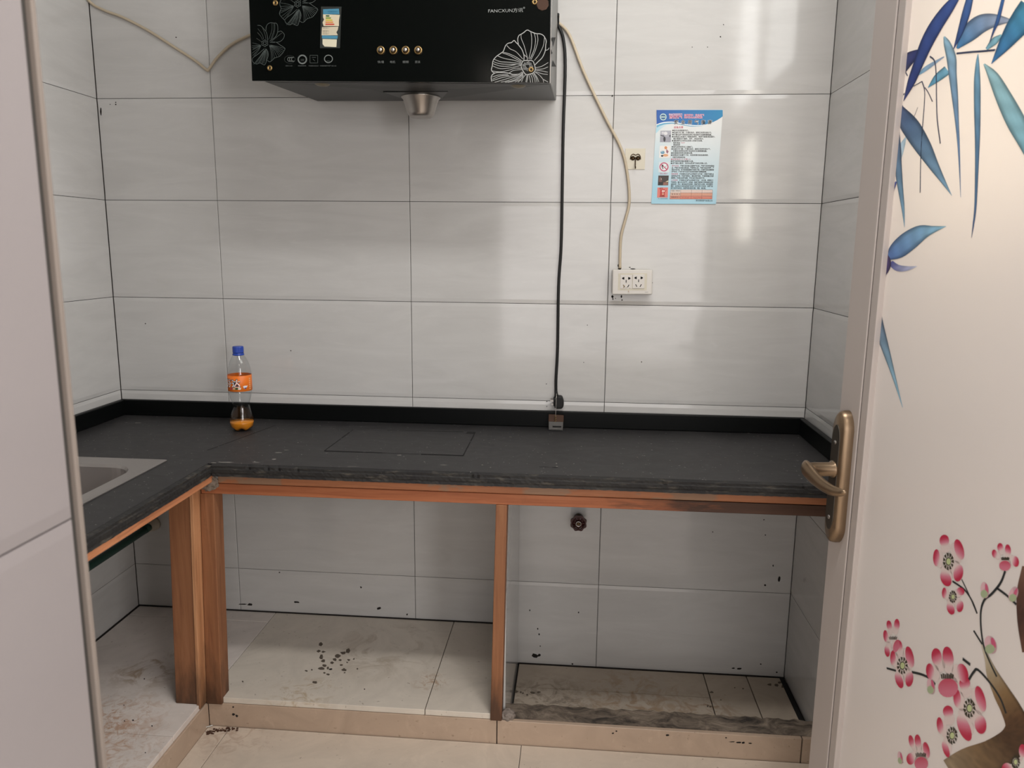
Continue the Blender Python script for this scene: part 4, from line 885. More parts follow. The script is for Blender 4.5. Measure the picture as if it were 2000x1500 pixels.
pc = MB(); poly(pc, P2, [(212, 570), (482, 570), (468, 826), (198, 826)], '3a302e', 1); poly(pc, P2, [(215, 740), (330, 740), (320, 820), (205, 820)], '231d1c', 2); poly(pc, P2, [(345, 745), (468, 760), (462, 820), (335, 820)], '8a5e50', 2); poly(pc, P2, [(390, 740), (470, 695), (468, 742)], 'cbbf9e', 3); poly(pc, P2, [(282, 640), (292, 640), (294, 680), (282, 680)], 'e3d7cf', 3); poly(pc, P2, [(230, 640), (270, 600), (310, 700), (300, 745), (225, 745)], '6a4c44', 2)
pc.build('picture', M['print'], po, fixn=False)
pc = MB(); poly(pc, P2, [(190, 884), (464, 882), (454, 1144), (178, 1146)], 'd67a70', 1); poly(pc, P2, [(262, 930), (385, 930), (372, 1105), (250, 1105)], 'b8352f', 2); poly(pc, P2, [(240, 1105), (380, 1100), (375, 1120), (238, 1120)], '4a2020', 3); poly(pc, P2, [(245, 890), (330, 890), (330, 910), (262, 910), (262, 940), (245, 930)], '8a2a26', 3); poly(pc, P2, [(385, 985), (425, 935), (430, 945), (390, 1000)], 'b8352f', 3)
disc(pc, P2, 325, 975, 24, 22, 'ead9d2', 4); disc(pc, P2, 362, 975, 18, 20, 'ead9d2', 4); poly(pc, P2, [(308, 1012), (352, 1012), (352, 1026), (308, 1026)], 'ead9d2', 4); poly(pc, P2, [(308, 1044), (352, 1044), (350, 1070), (308, 1070)], 'e6c9a0', 4)
pc.build('picture', M['print'], po, fixn=False)
tb = MB(); ys = [940, 1022, 1104, 1184]; xs = [(528, 795, 1075, 1350, 1622), (522, 792, 1072, 1348, 1620), (516, 790, 1066, 1344, 1616), (510, 786, 1062, 1340, 1612)]
for r in range(3):
    for q in range(4): poly(tb, P2, [(xs[r][q], ys[r] + q * 2), (xs[r][q + 1], ys[r] + q * 2), (xs[r + 1][q + 1], ys[r + 1]), (xs[r + 1][q], ys[r + 1])], ['d9c4bb', 'd0977f', 'cb7e6c'][r] if q else ['dcd0c8', 'd3ad9a', 'cd8b78'][r], 1)
for r in range(4): ribbon(tb, [P2(xs[r][0], ys[r], 2), P2(xs[r][4], ys[r], 2)], NY, 0.0005, srgb('5a3b34'))
for q in range(5): ribbon(tb, [P2(xs[r][q], ys[r], 2) for r in range(4)], NY, 0.0005, srgb('5a3b34'))
for (y, x0, x1, t_) in ((985, 548, 775, '检查人员姓名'), (1072, 552, 780, '使 用 单 位'), (1152, 545, 775, '钢瓶责任人')): put_text(tb, t_, P2(x0, y, 3), P2(x1, y, 3), 0.0044, '3a2a26')
for pts in ([(830, 1150), (850, 1132), (845, 1160), (870, 1140)], [(900, 1155), (915, 1130), (905, 1165)], [(935, 1160), (960, 1125), (955, 1165), (985, 1130), (975, 1165), (1010, 1128)], [(1120, 1140), (1150, 1150), (1170, 1135), (1165, 1165), (1200, 1150), (1230, 1160), (1260, 1130), (1290, 1150), (1320, 1140), (1345, 1165), (1360, 1140)]):
    ribbon(tb, [P2(x, y, 4) for x, y in pts], NY, 0.0005, srgb('7a2f2a'))
tag(tb.build('table', M['print'], po, fixn=False), kind='stuff')

# ------------------------------------------------------------------ kitchen door, swung into the room
F = Vector((1.012, -0.85, 0)); DD = Vector((0.138, -0.85, 0)).normalized(); DN = Vector((DD.y, -DD.x, 0)); LW = 0.861
def dp(s, n, z): return F + DD * s + DN * n + Vector((0, 0, z))
def dbox(b, s0, s1, n0, n1, z0, z1):
    return b.hexa([dp(s0, n0, z0), dp(s1, n0, z0), dp(s1, n1, z0), dp(s0, n1, z0), dp(s0, n0, z1), dp(s1, n0, z1), dp(s1, n1, z1), dp(s0, n1, z1)])
dr = empty('door_1', dp(LW, 0, ZF)); tag(dr, 'open aluminium framed door with painted frosted glass at the right edge', kind='structure')
ZD0, ZD1 = 0.078, 2.10
dbox(MB(), 0, 0.0695, -0.04, 0, ZD0, ZD1).build('stile', M['alu'], dr, 0.0015)
dbox(MB(), LW - 0.07, LW, -0.04, 0, ZD0, ZD1).build('stile', M['alu'], dr, 0.0015)
dbox(MB(), 0.070, LW - 0.0705, -0.04, 0, ZD0, ZD0 + 0.13).build('rail', M['alu'], dr, 0.0015)
dbox(MB(), 0.070, LW - 0.0705, -0.04, 0, ZD1 - 0.08, ZD1).build('rail', M['alu'], dr, 0.0015)
dbox(MB(), 0.0697, 0.0725, -0.03, -0.0025, ZD0 + 0.13, ZD1 - 0.08).build('gasket', M['alu_dark'], dr)
dbox(MB(), 0.0727, 0.0945, -0.03, -0.001, ZD0 + 0.13, ZD1 - 0.08).build('glazing_bead', M['alu'], dr, 0.0015)
dbox(MB(), LW - 0.0945, LW - 0.0727, -0.03, -0.001, ZD0 + 0.13, ZD1 - 0.08).build('glazing_bead', M['alu'], dr, 0.0015)
gls = dbox(MB(), 0.0945, LW - 0.0945, -0.016, -0.011, ZD0 + 0.13, ZD1 - 0.08).build('glass_pane', M['frosted'], dr)
def GP(u, v, k=0): return on_plane(dp(0, -0.0107 + 0.0001 * k, 0), DN, u, v)
inside = lambda p: (p - F).dot(DD) > 0.0955
def print_part(b, name):
    # the print ends where the glass runs under the glazing bead
    over = [(p - F).dot(DD) < 0.0955 for p in b.v]
    keep = [not all(over[i] for i in f) for f in b.f]
    b.sm = [q for q, k in zip(b.sm, keep) if k]; b.f = [f for f, k in zip(b.f, keep) if k]
    b.v = [p + DD * (0.0955 - (p - F).dot(DD)) if o_ else p for p, o_ in zip(b.v, over)]
    if b.f: return b.build(name, M['print'], gls, fixn=False)
def leaf(zp, oy, c0, c1, edge=True, k=1, cm=None):
    P_ = spline([Vector((x, y, w)) for x, y, w in zp], 7); b = MB(); a_, z_ = srgb(c0), srgb(c1); n_ = len(P_); rows = 5; vs = []; cs = []; fs = []
    for i, q in enumerate(P_):
        t = P_[min(i + 1, n_ - 1)] - P_[max(i - 1, 0)]; t.z = 0; t.normalize(); s = Vector((-t.y, t.x, 0)); w = max(q.z, 0.6)
        f = i / (n_ - 1)
        for r in range(rows):
            o_ = (r / (rows - 1) - 0.5) * 2; x, y = q.x + s.x * o_ * w, q.y + s.y * o_ * w
            vs.append(GP(1660 + x * 0.26667, oy + y * 0.26667, k)); col = [a_[j] + (z_[j] - a_[j]) * f for j in range(3)]
            g = 1 + 0.18 * (0.5 - abs(o_)) + 0.10 * math.sin(i * 0.9 + r)
            if edge and r in (0, rows - 1): g = 0.35
            cs.append(tuple(min(1, c * g) for c in col))
    for i in range(n_ - 1):
        for r in range(rows - 1): q = i * rows + r; fs.append((q, q + 1, q + rows + 1, q + rows))
    b.add(vs, fs, cs); print_part(b, 'bamboo_leaf')
A0 = 0; A4 = 400
leaf([(1180,150,10),(1050,150,50),(950,180,66),(860,260,56),(785,355,8)], A0, 'aab6cc', '3f86bd', k=1)
leaf([(880,-20,25),(850,100,30),(810,230,22),(760,358,3)], A0, '4a72b4', '28457f', k=3)
leaf([(800,-40,18),(720,60,40),(630,190,48),(560,320,46),(500,470,36),(450,600,28),(393,740,2)], A0, '3a5aa2', '26387c', k=3)
leaf([(535,362,8),(450,415,40),(370,485,58),(310,545,62),(270,590,60)], A0, '34407f', '1b2750', k=2)
leaf([(690,268,6),(712,320,26),(742,420,36),(752,540,30),(768,700,24),(783,880,15),(798,1100,8),(811,1445,1)], A0, '9fcbe0', '6788b8', k=2)
leaf([(938,395,3),(934,470,14),(932,600,24),(933,800,24),(934,980,20),(930,1200,14),(920,1500,9),(905,1640,6),(890,1742,1)], A0, '86bcd8', '31497f', k=2)
leaf([(982,468,6),(1050,560,40),(1130,720,62),(1210,880,72),(1280,1020,62),(1330,1130,50)], A0, 'a6d2da', '8ac2d4', k=2)
leaf([(1330,60,95),(1270,140,90),(1200,230,72),(1120,345,42),(1036,467,2)], A0, '4f9cbc', '3d79b4', k=3)
leaf([(1125,-20,12),(1085,140,14),(1052,230,8),(1022,312,2)], A0, '3f6fb0', '243c76', k=4)
leaf([(1110,255,6),(1060,300,26),(1000,360,10)], A0, '8fc6d4', '7fb6cc', k=1)
leaf([(300,718,10),(365,820,48),(445,930,70),(535,1075,62),(615,1215,38),(690,1340,16),(746,1432,1)], A0, '27346f', '8dbad6', k=2)
leaf([(288,800,8),(315,920,38),(338,1080,36),(352,1220,28),(370,1380,20),(388,1520,12),(400,1665,1)], A0, '202b63', '88b6d2', k=3)
leaf([(412,1000,3),(378,1080,22),(345,1180,24),(300,1290,14),(280,1330,4)], A0, 'b9d6e6', 'c9dfee', False, k=1)
leaf([(340,1330,6),(285,1415,30),(235,1500,40),(215,1560,40)], A0, '4a58a2', '2a2f6c', k=3)
leaf([(252,1150,42),(300,1152,38),(318,1152,20)], A0, '1d2148', '2b3170', k=1)
leaf([(326,365,8),(345,400,30),(372,430,4)], A0, '3a6a98', '6aa6c4', k=1)
leaf([(572,642,2),(640,572,28),(714,512,34)], A0, '5aa4c8', '7fbcd6', k=1)
leaf([(495,555,2),(560,500,16),(690,415,4)], A0, '7fb8d8', '9fb4d0', False, k=1)
leaf([(270,388,22),(345,335,62),(430,265,70),(520,205,56),(610,180,26),(704,158,1)], A4, '4f74b8', '9bd0e8', k=2)
leaf([(172,622,4),(205,530,38),(258,430,44),(235,345,22)], A4, '2a2a5c', '54407f', k=3)
leaf([(298,425,20),(350,462,24),(420,466,17),(492,450,1)], A4, '4a4f9c', 'cdd3ea', False, k=2)
leaf([(160,682,4),(186,790,36),(222,930,36),(268,1080,26),(322,1260,13),(386,1485,1)], A4, '38285c', '9ccbe2', k=2)
leaf([(150,720,14),(160,830,18),(174,910,7),(189,1085,1)], A4, '1d2148', '23264e', k=3)
leaf([(250,-30,24),(236,60,22),(226,160,16),(205,300,15),(188,450,14)], A4, '3a4a90', '1a1f44', k=1)
leaf([(232,30,4),(255,80,12),(270,120,7),(287,185,1)], A4, 'a9cfe0', '8fb4cc', False, k=4)
tw = MB()
def twig(pts, w, col='33405f', Zf=lambda x, y: GP(1660 + x * 0.26667, y * 0.26667, 2)):
    ribbon(tw, [Zf(q.x, q.y) for q in spline([Vector((x, y, 0)) for x, y in pts], 6)], DN, w * 0.55, srgb(col))
for p_, w in (([(528,596),(546,660),(545,760),(530,950),(519,1150),(514,1412)], 0.004), ([(585,412),(620,450),(632,560),(634,720),(640,880),(662,1052)], 0.0045), ([(780,392),(880,382),(975,375),(1064,366)], 0.005), ([(345,735),(400,685)], 0.005), ([(465,632),(528,597)], 0.003), ([(548,640),(575,680),(605,745)], 0.003), ([(455,880),(480,830),(497,785)], 0.002), ([(338,240),(355,280),(372,332)], 0.005), ([(300,635),(312,665),(328,705)], 0.003), ([(398,510),(408,530),(422,556)], 0.004)):
    twig(p_, w)
print_part(tw, 'bamboo_twigs')
# plum blossom
Zf = lambda x, y, k=0: GP(1600 + x / 3.0, 1000 + y / 3.0, k)
def ell(b, x, y, rx, ry, rot, cfun, k, n=18, rings=3):
    vs = [Zf(x, y, k)]; cs = [cfun(x, y)]; fs = []; cr, sr = math.cos(rot), math.sin(rot)
    for r in range(1, rings + 1):
        for i in range(n):
            a = 2 * math.pi * i / n; ex, ey = rx * r / rings * math.cos(a), ry * r / rings * math.sin(a)
            X_, Y_ = x + ex * cr - ey * sr, y + ex * sr + ey * cr; vs.append(Zf(X_, Y_, k)); cs.append(cfun(X_, Y_))
    for i in range(n): fs.append((0, 1 + i, 1 + (i + 1) % n))
    for r in range(rings - 1):
        for i in range(n): a = 1 + r * n + i; c_ = 1 + r * n + (i + 1) % n; fs.append((a, a + n, c_ + n, c_))
    b.add(vs, fs, cs)
PK0, PK1, CR = srgb('e3d3d0'), srgb('d9849a'), srgb('c02a4c')
def blossom(c, petals, side=False, sc=1.0):
    b = MB(); fx, fy = c
    for i, pt in enumerate(petals):
        x, y, rx, ry = pt[:4]; rot = math.radians(pt[4]) if len(pt) > 4 else 0
        d = Vector((x - fx, y - fy)); L = max(d.length, 1); d /= L; ext = abs(d.x) * rx + abs(d.y) * ry
        def cf(X_, Y_):
            t = ((X_ - x) * d.x + (Y_ - y) * d.y) / ext; t = max(0, min(1, (t + 0.75) / 1.1))
            if side and i == len(petals) - 1: t = 0.85 - 0.3 * t
            a_, c_, u_ = (PK0, PK1, t / 0.45) if t < 0.45 else (PK1, CR, (t - 0.45) / 0.55)
            return tuple(a_[q] + (c_[q] - a_[q]) * u_ for q in range(3))
        ex, ey = (fx - x) * 0.30, (fy - y) * 0.30       # pale base of the petal running to the heart
        ell(b, x + ex, y + ey, rx * 1.05, ry * 1.05, rot, lambda X_, Y_: PK0, 1)
        ell(b, x, y, rx, ry, rot, cf, 2 + (0.5 if side and i == len(petals) - 1 else 0.05 * i))
    if side:
        for i in range(7):
            x = fx - 30 * sc + 10 * sc * i; ribbon(b, [Zf(x, fy + 12 * sc, 3), Zf(x + (i - 3) * 1.5, fy - (14 + 5 * (i % 2)) * sc, 3)], DN, 0.0035 * sc, srgb('3a3326'))
    else:
        ell(b, fx, fy, 21 * sc, 31 * sc, 0, lambda X_, Y_: srgb('ded3cc'), 3)
        for i in range(11):
            a = i * 2 * math.pi / 11; u, v = math.cos(a), math.sin(a)
            ribbon(b, [Zf(fx + 19 * sc * u, fy + 27 * sc * v, 3.3), Zf(fx + 31 * sc * u, fy + 50 * sc * v, 3.3)], DN, [0.002, 0.0055 * sc], srgb('34301f'))
        ell(b, fx, fy, 17 * sc, 25 * sc, 0, lambda X_, Y_: srgb('2c2c20'), 3.5); ell(b, fx + 1, fy, 13 * sc, 19 * sc, 0, lambda X_, Y_: srgb('c3cf9a'), 3.8)
    print_part(b, 'plum_blossom')
blossom((757,290), [(733,168,28,35),(820,220,26,62,-15),(687,268,20,50),(742,390,30,48,-22),(815,358,28,50,8)])
blossom((783,497), [(733,475,14,32),(828,465,22,24,-40),(770,567,21,36,-20),(825,553,20,34,8)], sc=0.72)
blossom((1090,275), [(1027,245,15,25,-10),(1060,206,17,24),(1106,222,17,32,-8),(1150,290,20,32,-10),(1088,315,34,30)], True, 0.6)
blossom((432,740), [(410,665,15,30,-10),(455,660,16,34),(390,728,14,36,-8),(398,815,15,34,-8),(452,785,18,38,15)], True, 0.6)
blossom((487,900), [(463,785,24,36,-8),(530,850,23,64,-12),(432,855,16,44),(468,985,21,50,-18),(528,978,23,46,6)])
blossom((750,965), [(688,850,30,52,-8),(755,850,31,62,-10),(650,935,24,48,-8),(840,945,32,58,-15),(755,1030,58,56)], True)
blossom((880,1150), [(852,1005,32,38),(945,1095,27,78,-15),(808,1092,22,56,-5),(945,1245,34,56,-8),(850,1265,34,82,-22)], sc=1.1)
blossom((778,1310), [(755,1170,30,36,-8),(708,1252,19,50,-8),(742,1390,18,50,-18)])
blossom((595,1425), [(540,1345,15,38,-12),(578,1345,18,42,-8),(628,1395,18,48,-12),(535,1447,24,34),(598,1475,40,40)], True, 0.8)
blossom((1150,1465), [(1190,1400,20,40),(1100,1500,30,30)], sc=0.8)
def bud(x, y, rx, ry, rot):
    b = MB(); ell(b, x, y, rx, ry, math.radians(rot), lambda X_, Y_: tuple(srgb('e0b9c0')[q] * (0.75 + 0.25 * (X_ < x)) if True else 0 for q in range(3)), 2)
    ell(b, x - rx * 0.15, y + ry * 0.45, rx * 0.85, ry * 0.5, math.radians(rot), lambda X_, Y_: srgb('a9b894'), 2.5); ell(b, x + rx * 0.45, y - ry * 0.2, rx * 0.35, ry * 0.6, math.radians(rot), lambda X_, Y_: srgb('cf5d80'), 2.3); print_part(b, 'flower_bud')
bud(970,458,24,48,-8); bud(1138,482,26,46,20); bud(1005,778,34,54,-18); bud(655,1020,22,48,-12); bud(475,1440,14,38,-12)
tw = MB(); ZT2 = lambda x, y: Zf(x, y, 1.5)
for p_, w in (([(1090,345),(1070,400),(1045,440),(1005,485),(970,512),(948,575),(948,680),(965,790),(1000,880),(1040,965)], 0.0065), ([(1040,445),(1100,490),(1155,542)], 0.0065), ([(780,405),(850,455),(895,520),(925,595)], 0.0055), ([(835,395),(880,490),(922,590)], 0.004), ([(395,915),(450,930)], 0.006), ([(543,938),(600,952),(645,974),(680,1010)], 0.007), ([(840,860),(885,895)], 0.008), ([(875,985),(905,938),(930,925),(1000,1000),(1060,1090),(1095,1180)], 0.007), ([(905,695),(955,775)], 0.006), ([(475,1410),(490,1470)], 0.005)):
    twig(p_, w, '22282a', ZT2)
print_part(tw, 'plum_twigs')
br = MB()
def branch(pts, cols):
    P_ = spline([Vector((x, y, w)) for x, y, w in pts], 8); n_ = len(P_); vs = []; cs = []; fs = []; rows = 7; st_ = [srgb(c) for c in cols]
    for i, q in enumerate(P_):
        t = P_[min(i + 1, n_ - 1)] - P_[max(i - 1, 0)]; t.z = 0; t.normalize(); s = Vector((-t.y, t.x)); f = i / (n_ - 1) * (len(st_) - 1); j = min(int(f), len(st_) - 2); f -= j
        for r in range(rows):
            o_ = (r / (rows - 1) - 0.5) * 2; vs.append(Zf(q.x + s.x * o_ * q.z, q.y + s.y * o_ * q.z, 1.2)); g = random.uniform(0.72, 1.2) if i > n_ * 0.45 else random.uniform(0.95, 1.05)
            if r == 0: g *= 0.5
            cs.append(tuple(min(1, (st_[j][k] + (st_[j + 1][k] - st_[j][k]) * f) * g) for k in range(3)))
    for i in range(n_ - 1):
        for r in range(rows - 1): q = i * rows + r; fs.append((q, q + 1, q + rows + 1, q + rows))
    br.add(vs, fs, cs)
branch([(955,770,8),(985,860,16),(1015,950,34),(1070,1060,50),(1125,1160,60),(1160,1260,72),(1120,1360,92),(1010,1430,95),(880,1480,100),(780,1540,100)], ['cfc6b6', 'b5a78c', '8a6f4c', '5a3f28', '4a3320', '7a6245', '9c8a70'])
print_part(br, 'plum_branch')
br = MB(); branch([(1215,320,26),(1192,470,34),(1195,640,34),(1215,820,26)], ['7a5a4a', '5a3b30', '4a3028', '6a4a3a']); print_part(br, 'plum_branch')
# lever handle
HZ = 0.948; hs = 0.036
hn = []
def stadium(s, w, h, n, inset=0.0, k=10):
    out_ = []; r = w / 2 - inset; hh = h / 2 - w / 2 + 0.004
    for (sg_, a0) in ((1, 0), (-1, 180)):
        for i in range(k + 1):
            t = math.radians(a0 + 180 * i / k); out_.append(dp(s + r * math.cos(t), n, HZ + sg_ * hh + (r + 0.012 * max(0, math.sin(math.radians(180 * i / k)))) * math.sin(t)))
    return out_
b = MB(); loops = [stadium(hs, 0.046, 0.226, 0.0003), stadium(hs, 0.046, 0.226, 0.010, 0.0), stadium(hs, 0.046, 0.226, 0.017, 0.0025), stadium(hs, 0.046, 0.226, 0.021, 0.0075)]
nl = len(loops[0]); b.add([p for L in loops for p in L], [(i * nl + k, i * nl + (k + 1) % nl, (i + 1) * nl + (k + 1) % nl, (i + 1) * nl + k) for i in range(3) for k in range(nl)] + [tuple(range(3 * nl, 4 * nl))], None, True)
hp = b.build('handle_plate', M['bronze'], dr)
b = MB(); L = stadium(hs, 0.046, 0.190, 0.0212, 0.0085); L2_ = stadium(hs, 0.046, 0.190, 0.0222, 0.0090); b.add(L + L2_, [(k, (k + 1) % nl, nl + (k + 1) % nl, nl + k) for k in range(nl)] + [tuple(range(nl, 2 * nl))]); b.build('shaded_face', M['bronze_shaded'], hp)
for z in (HZ + 0.068, HZ - 0.078):
    MB().lathe([(0.0042, 0), (0.0038, 0.0012), (0.0, 0.0014)], dp(hs, 0.0222, z), 16, DN, cap=(True, False)).build('screw', M['steel'], hp)
MB().lathe([(0.0165, 0), (0.0165, 0.003), (0.0132, 0.005), (0.0132, 0.046)], dp(hs, 0.0215, HZ + 0.016), 24, DN).build('spindle', M['bronze'], hp)
lev = MB(); path = [(hs - 0.010, 0.070, 0.018, 0.0125, 0.0085), (hs - 0.004, 0.075, 0.0195, 0.0150, 0.0095), (hs + 0.010, 0.077, 0.0190, 0.0165, 0.0095), (hs + 0.028, 0.076, 0.0130, 0.0150, 0.0090), (hs + 0.050, 0.073, 0.0070, 0.0125, 0.0085), (hs + 0.072, 0.069, 0.0030, 0.0110, 0.0080), (hs + 0.092, 0.064, 0.0025, 0.0095, 0.0072), (hs + 0.106, 0.058, 0.0050, 0.0070, 0.0055), (hs + 0.112, 0.054, 0.0070, 0.0030, 0.0025)]
vs = []; fs = []; nk = 14
for (s, nn, z, rv, rn) in path:
    for k in range(nk):
        a = 2 * math.pi * k / nk; vs.append(dp(s, nn + rn * math.cos(a), HZ + z + rv * math.sin(a)))
for i in range(len(path) - 1):
    for k in range(nk): fs.append((i * nk + k, i * nk + (k + 1) % nk, (i + 1) * nk + (k + 1) % nk, (i + 1) * nk + k))
fs += [tuple(range(nk)), tuple(range((len(path) - 1) * nk, len(path) * nk))]
lev.add(vs, fs, None, True); lo_ = lev.build('lever', M['bronze'], hp)
md = lo_.modifiers.new('smooth', 'SUBSURF'); md.levels = 1; md.render_levels = 2

# ------------------------------------------------------------------ dirt and debris
def flecks(name, parent, plane, spots, mat, th=0.0004):
    b = MB()
    for (u, v, ru, rv) in spots:
        n_ = random.randint(5, 8); pts = []
        for k in range(n_):
            a = 2 * math.pi * k / n_; f = random.uniform(0.65, 1.25); pts.append(plane(u + ru * f * math.cos(a), v + rv * f * math.sin(a)))
        b.add(pts + [sum(pts, Vector()) / n_ - Vector((0, th, 0)) if plane is wallp else sum(pts, Vector()) / n_ + Vector((0, 0, th))], [(k, (k + 1) % n_, n_) for k in range(n_)])
    o = b.build(name, mat, parent); tag(o, kind='stuff'); return o
wallp = lambda u, v: on_y(-0.0006, u, v)
flecks('chip_marks', wb, wallp, [(475, 1180, 10, 1.2), (488, 1181, 6, 2.5), (580, 1176, 6, 2.2), (705, 1147, 2, 2), (740, 1188, 5, 3), (795, 1200, 2, 2), (546, 1118, 1.6, 1.2), (1045, 1281, 7, 5), (1053, 1280, 4, 3), (1055, 1262, 1.5, 1.5), (1035, 1192, 1.2, 2), (1130, 1196, 1.5, 2),
    (1050, 1228, 1.4, 2), (1053, 1239, 1.4, 2), (1432, 1305, 4, 1.5), (1444, 1306, 6, 2), (1486, 1297, 2, 1.5), (1517, 1313, 2, 2), (1540, 1315, 3, 3), (1522, 1131, 3, 5), (1494, 1143, 2, 2), (1510, 1105, 1.5, 2), (1392, 1039, 1.3, 1.5), (1492, 1015, 1.3, 1.3), (1495, 1045, 1.6, 1.6), (1118, 1297, 2, 2), (355, 1094, 1, 1),
    (197, 218, 1.8, 9), (226, 200, 1.2, 1.2), (226, 204, 1.4, 1.4), (215, 204, 1, 1), (344, 73, 1.4, 1.2), (1407, 72, 1.6, 1.6), (1413, 48, 1, 1), (1196, 187, 1.8, 2.2), (1382, 92, 1, 1), (1352, 92, 1, 1), (1196, 579, 2.2, 3), (1197, 584, 1.5, 2), (1214, 579, 1.6, 3), (1215, 586, 1.8, 1.8), (1202, 583, 1, 1), (1211, 524, 4, 3), (1208, 519, 2, 4), (1230, 522, 2, 1), (1236, 525, 5, 1), (1274, 552, 1.4, 1.8), (1273, 540, 0.8, 3), (1067, 750, 1, 1), (1140, 708, 1, 1), (1253, 707, 1, 1.3), (1147, 635, 1, 1), (284, 632, 1.4, 1.2), (1068, 784, 1.2, 1), (1068, 794, 1.2, 1), (568, 685, 1, 1)], M['dirt'])
plp = lambda u, v: on_z(ZP + 0.0003, u, v)
flecks('mud_specks', pl, plp, [(626, 1258, 4, 4), (622, 1272, 4, 3), (632, 1273, 4, 2), (627, 1283, 4, 5), (631, 1291, 5, 3), (634, 1300, 4, 3), (629, 1306, 7, 3), (640, 1305, 3, 3), (660, 1281, 6, 4), (654, 1288, 5, 3), (648, 1294, 4, 3), (680, 1271, 5, 5), (670, 1275, 6, 3), (664, 1289, 4, 2), (641, 1317, 4, 2), (634, 1314, 3, 2), (681, 1289, 3, 2), (691, 1287, 2.4, 1.6), (678, 1294, 2, 1.5), (667, 1299, 3, 2), (672, 1308, 5, 3), (698, 1306, 2.4, 1.8), (673, 1314, 2, 1.5), (598, 1310, 3, 2), (609, 1308, 2.5, 1.5), (615, 1333, 6, 2.5), (712, 1346, 1.6, 1.2), (474, 1331, 2, 1.5), (440, 1345, 2, 1.4)], M['mud'])
flecks('mud_specks', pl, plp, [(646, 1307, 4, 2), (712, 1346, 1.5, 1.2), (282, 1326, 1.5, 1.5), (260, 1407, 2.5, 2), (243, 1408, 1.5, 1.2), (242, 1377, 1.4, 1), (297, 1418, 1.5, 1.5), (284, 1470, 1.5, 1.2)], M['dirt'])
kkp = lambda u, v: on_y(YK - 0.0004, u, v)
wallp_keep = wallp; wallp = kkp
flecks('chip_marks', pl, kkp, [(456, 1395, 4, 2.5), (462, 1398, 3, 3), (455, 1381, 2, 1.5), (1304, 1436, 4, 2), (1197, 1432, 2, 1.5), (1204, 1428, 2, 1.5), (1430, 1449, 6, 1), (1443, 1450, 6, 1.6), (1452, 1451, 4, 2.4), (1465, 1452, 4, 1.2), (1418, 1441, 2, 1.5)], M['dirt'])
wallp = wallp_keep
ptp = lambda u, v: on_z(0.0123, u, v)
flecks('grime_spots', fp, ptp, [(1008, 1351, 4, 3), (1017, 1352, 2, 2), (1021, 1354, 2, 2), (1030, 1357, 3, 2), (1040, 1353, 5, 3), (1052, 1352, 4, 2), (1390, 1352, 4, 2), (1388, 1380, 3, 1.5), (1382, 1379, 2, 3), (1503, 1337, 5, 2.5), (1516, 1338, 5, 3), (1523, 1333, 4, 3), (1530, 1340, 4, 4), (1536, 1330, 6, 5), (1451, 1345, 2, 1.5), (1408, 1367, 2, 1.2), (1435, 1343, 1.6, 1)], M['mud'])
b = MB(); 
for (p, q, w) in (((1.1935, -0.405, 0.0135), (1.1935, -0.006, 0.0135), 0.014),): b.box((p[0] - w / 2, p[1], 0.010), (p[0] + w / 2, q[1], 0.0138))
b.build('dark_joint', M['seam'], fp)
simple('scuff', 'pale scuff', '77746f', 0.8)
ctp = lambda u, v: on_z(ZT + 0.0002, u, v)
flecks('scuff_marks', ct, ctp, [(440, 903, 20, 1.3), (418, 904, 6, 1), (500, 903, 9, 0.8), (535, 897, 4, 1.5), (545, 884, 8, 1), (560, 879, 6, 0.8), (790, 858, 1.6, 1.4), (694, 875, 1.6, 1.2), (897, 864, 2.5, 2), (829, 902, 1.6, 1.2), (942, 908, 1.8, 1.1), (958, 913, 2, 1.1), (1087, 905, 1.5, 1.5), (1088, 911, 2, 1.2), (780, 889, 6, 1), (865, 908, 8, 0.8), (750, 868, 6, 0.8), (1245, 893, 1.2, 1), (270, 826, 7, 0.7), (247, 808, 4, 0.7), (690, 911, 14, 0.6), (1462, 846, 3, 1), (812, 875, 5, 0.6), (690, 852, 1.4, 1)], M['scuff'], 0.0001)
flecks('scuff_marks', ct, ctp, [(1062, 912, 12, 0.7), (1085, 913, 8, 0.8), (835, 858, 8, 0.6), (880, 850, 6, 0.5)], M['seam'], 0.0001)
# black silicone-like grime line where plinth top meets the back and left walls
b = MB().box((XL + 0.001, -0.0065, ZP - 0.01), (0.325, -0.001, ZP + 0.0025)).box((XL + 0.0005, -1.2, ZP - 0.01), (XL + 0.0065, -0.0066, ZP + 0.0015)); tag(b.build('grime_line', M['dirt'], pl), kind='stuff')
b = MB().box((0.345, -0.0045, 0.010), (1.19, -0.001, 0.0145)); b.build('grime_line', M['dirt'], fp)
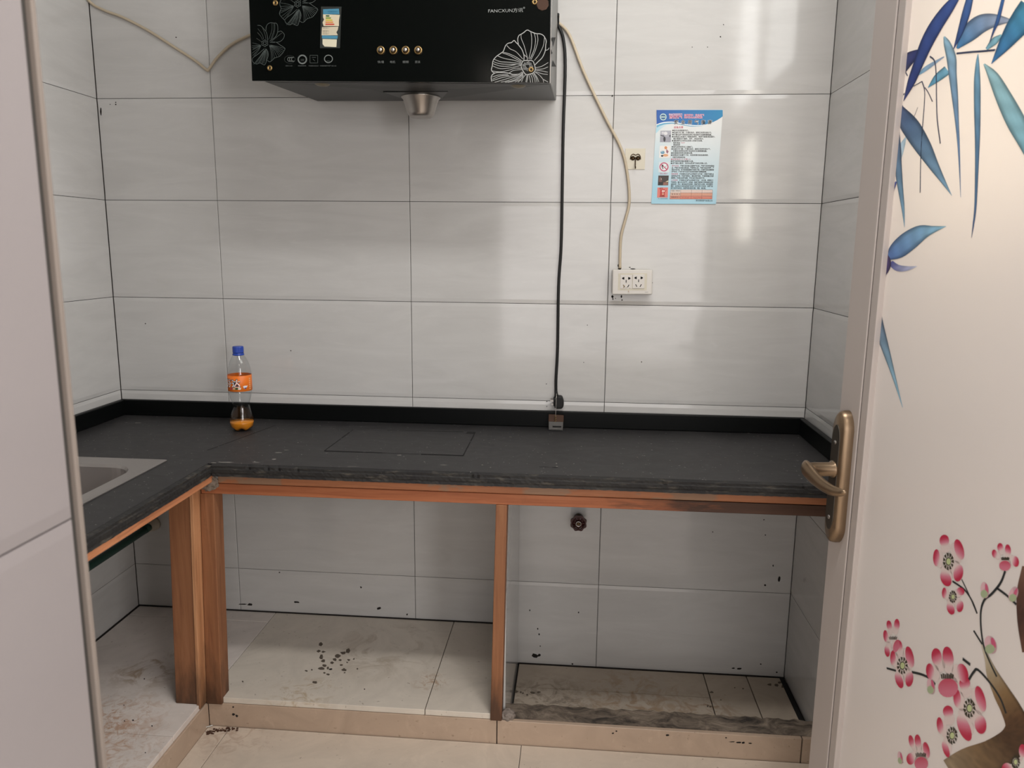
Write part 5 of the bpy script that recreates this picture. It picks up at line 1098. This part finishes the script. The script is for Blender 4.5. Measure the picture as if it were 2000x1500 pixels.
# mortar lump on the corner of the frame
bm = bmesh.new(); bmesh.ops.create_icosphere(bm, subdivisions=3, radius=1.0)
for v in bm.verts:
    f = 1 + 0.22 * math.sin(7 * v.co.x + 3 * v.co.z) * math.cos(6 * v.co.y + 2 * v.co.x) + random.uniform(-0.06, 0.06); v.co = Vector((v.co.x * 0.026 * f, v.co.y * 0.012 * f, v.co.z * 0.022 * f))
me = bpy.data.meshes.new('mortar_lump'); bm.to_mesh(me); bm.free(); me.materials.append(M['concrete']); link('mortar_lump', me, (-0.424, YW - 0.004, 0.766), tf)
bm = bmesh.new(); bmesh.ops.create_icosphere(bm, subdivisions=3, radius=1.0)
for v in bm.verts: f = 1 + random.uniform(-0.12, 0.12); v.co = Vector((v.co.x * 0.020 * f, v.co.y * 0.018 * f, v.co.z * 0.016 * f))
me = bpy.data.meshes.new('mortar_lump'); bm.to_mesh(me); bm.free(); me.materials.append(M['tile_edge']); link('mortar_lump', me, (0.352, -0.478, ZK + 0.004), pl)
b = MB(); q = on_z(ZF + 0.001, 408, 1420); b.prism([q + Vector((-0.016, -0.010, 0)), q + Vector((0.006, 0.006, 0)), q + Vector((0.010, 0.002, 0.004)), q + Vector((-0.012, -0.013, 0.003))], (0, 0, 1), 0.0022)
tag(b.build('tile_shard', M['paper_white']), 'white sliver of broken tile in the floor corner by the plinth', 'tile shard')
b = MB()
for k in range(70):
    t = random.random(); u = 400 + 60 * t + random.uniform(-6, 6); v = 1427 - 4 * t + random.uniform(-3, 4) + (4 if t < 0.3 else 0); p = on_z(ZF + 0.0012, u, v)
    r = random.uniform(0.0008, 0.0028)
    if p.y > YK - 0.002: p.y = YK - 0.003
    if p.x < XK + 0.003: p.x = XK + 0.004
    b.box((p.x - r, p.y - r * 0.7, ZF + 0.0001), (p.x + r, p.y + r * 0.7, ZF + r))
M['crumb'] = Mat('brown crumbs', srgb('4a2f20'), 0.95).m
tag(b.build('sawdust_crumbs', M['crumb']), 'dark brown crumbs swept into the corner at the foot of the plinth', 'debris', kind='stuff')
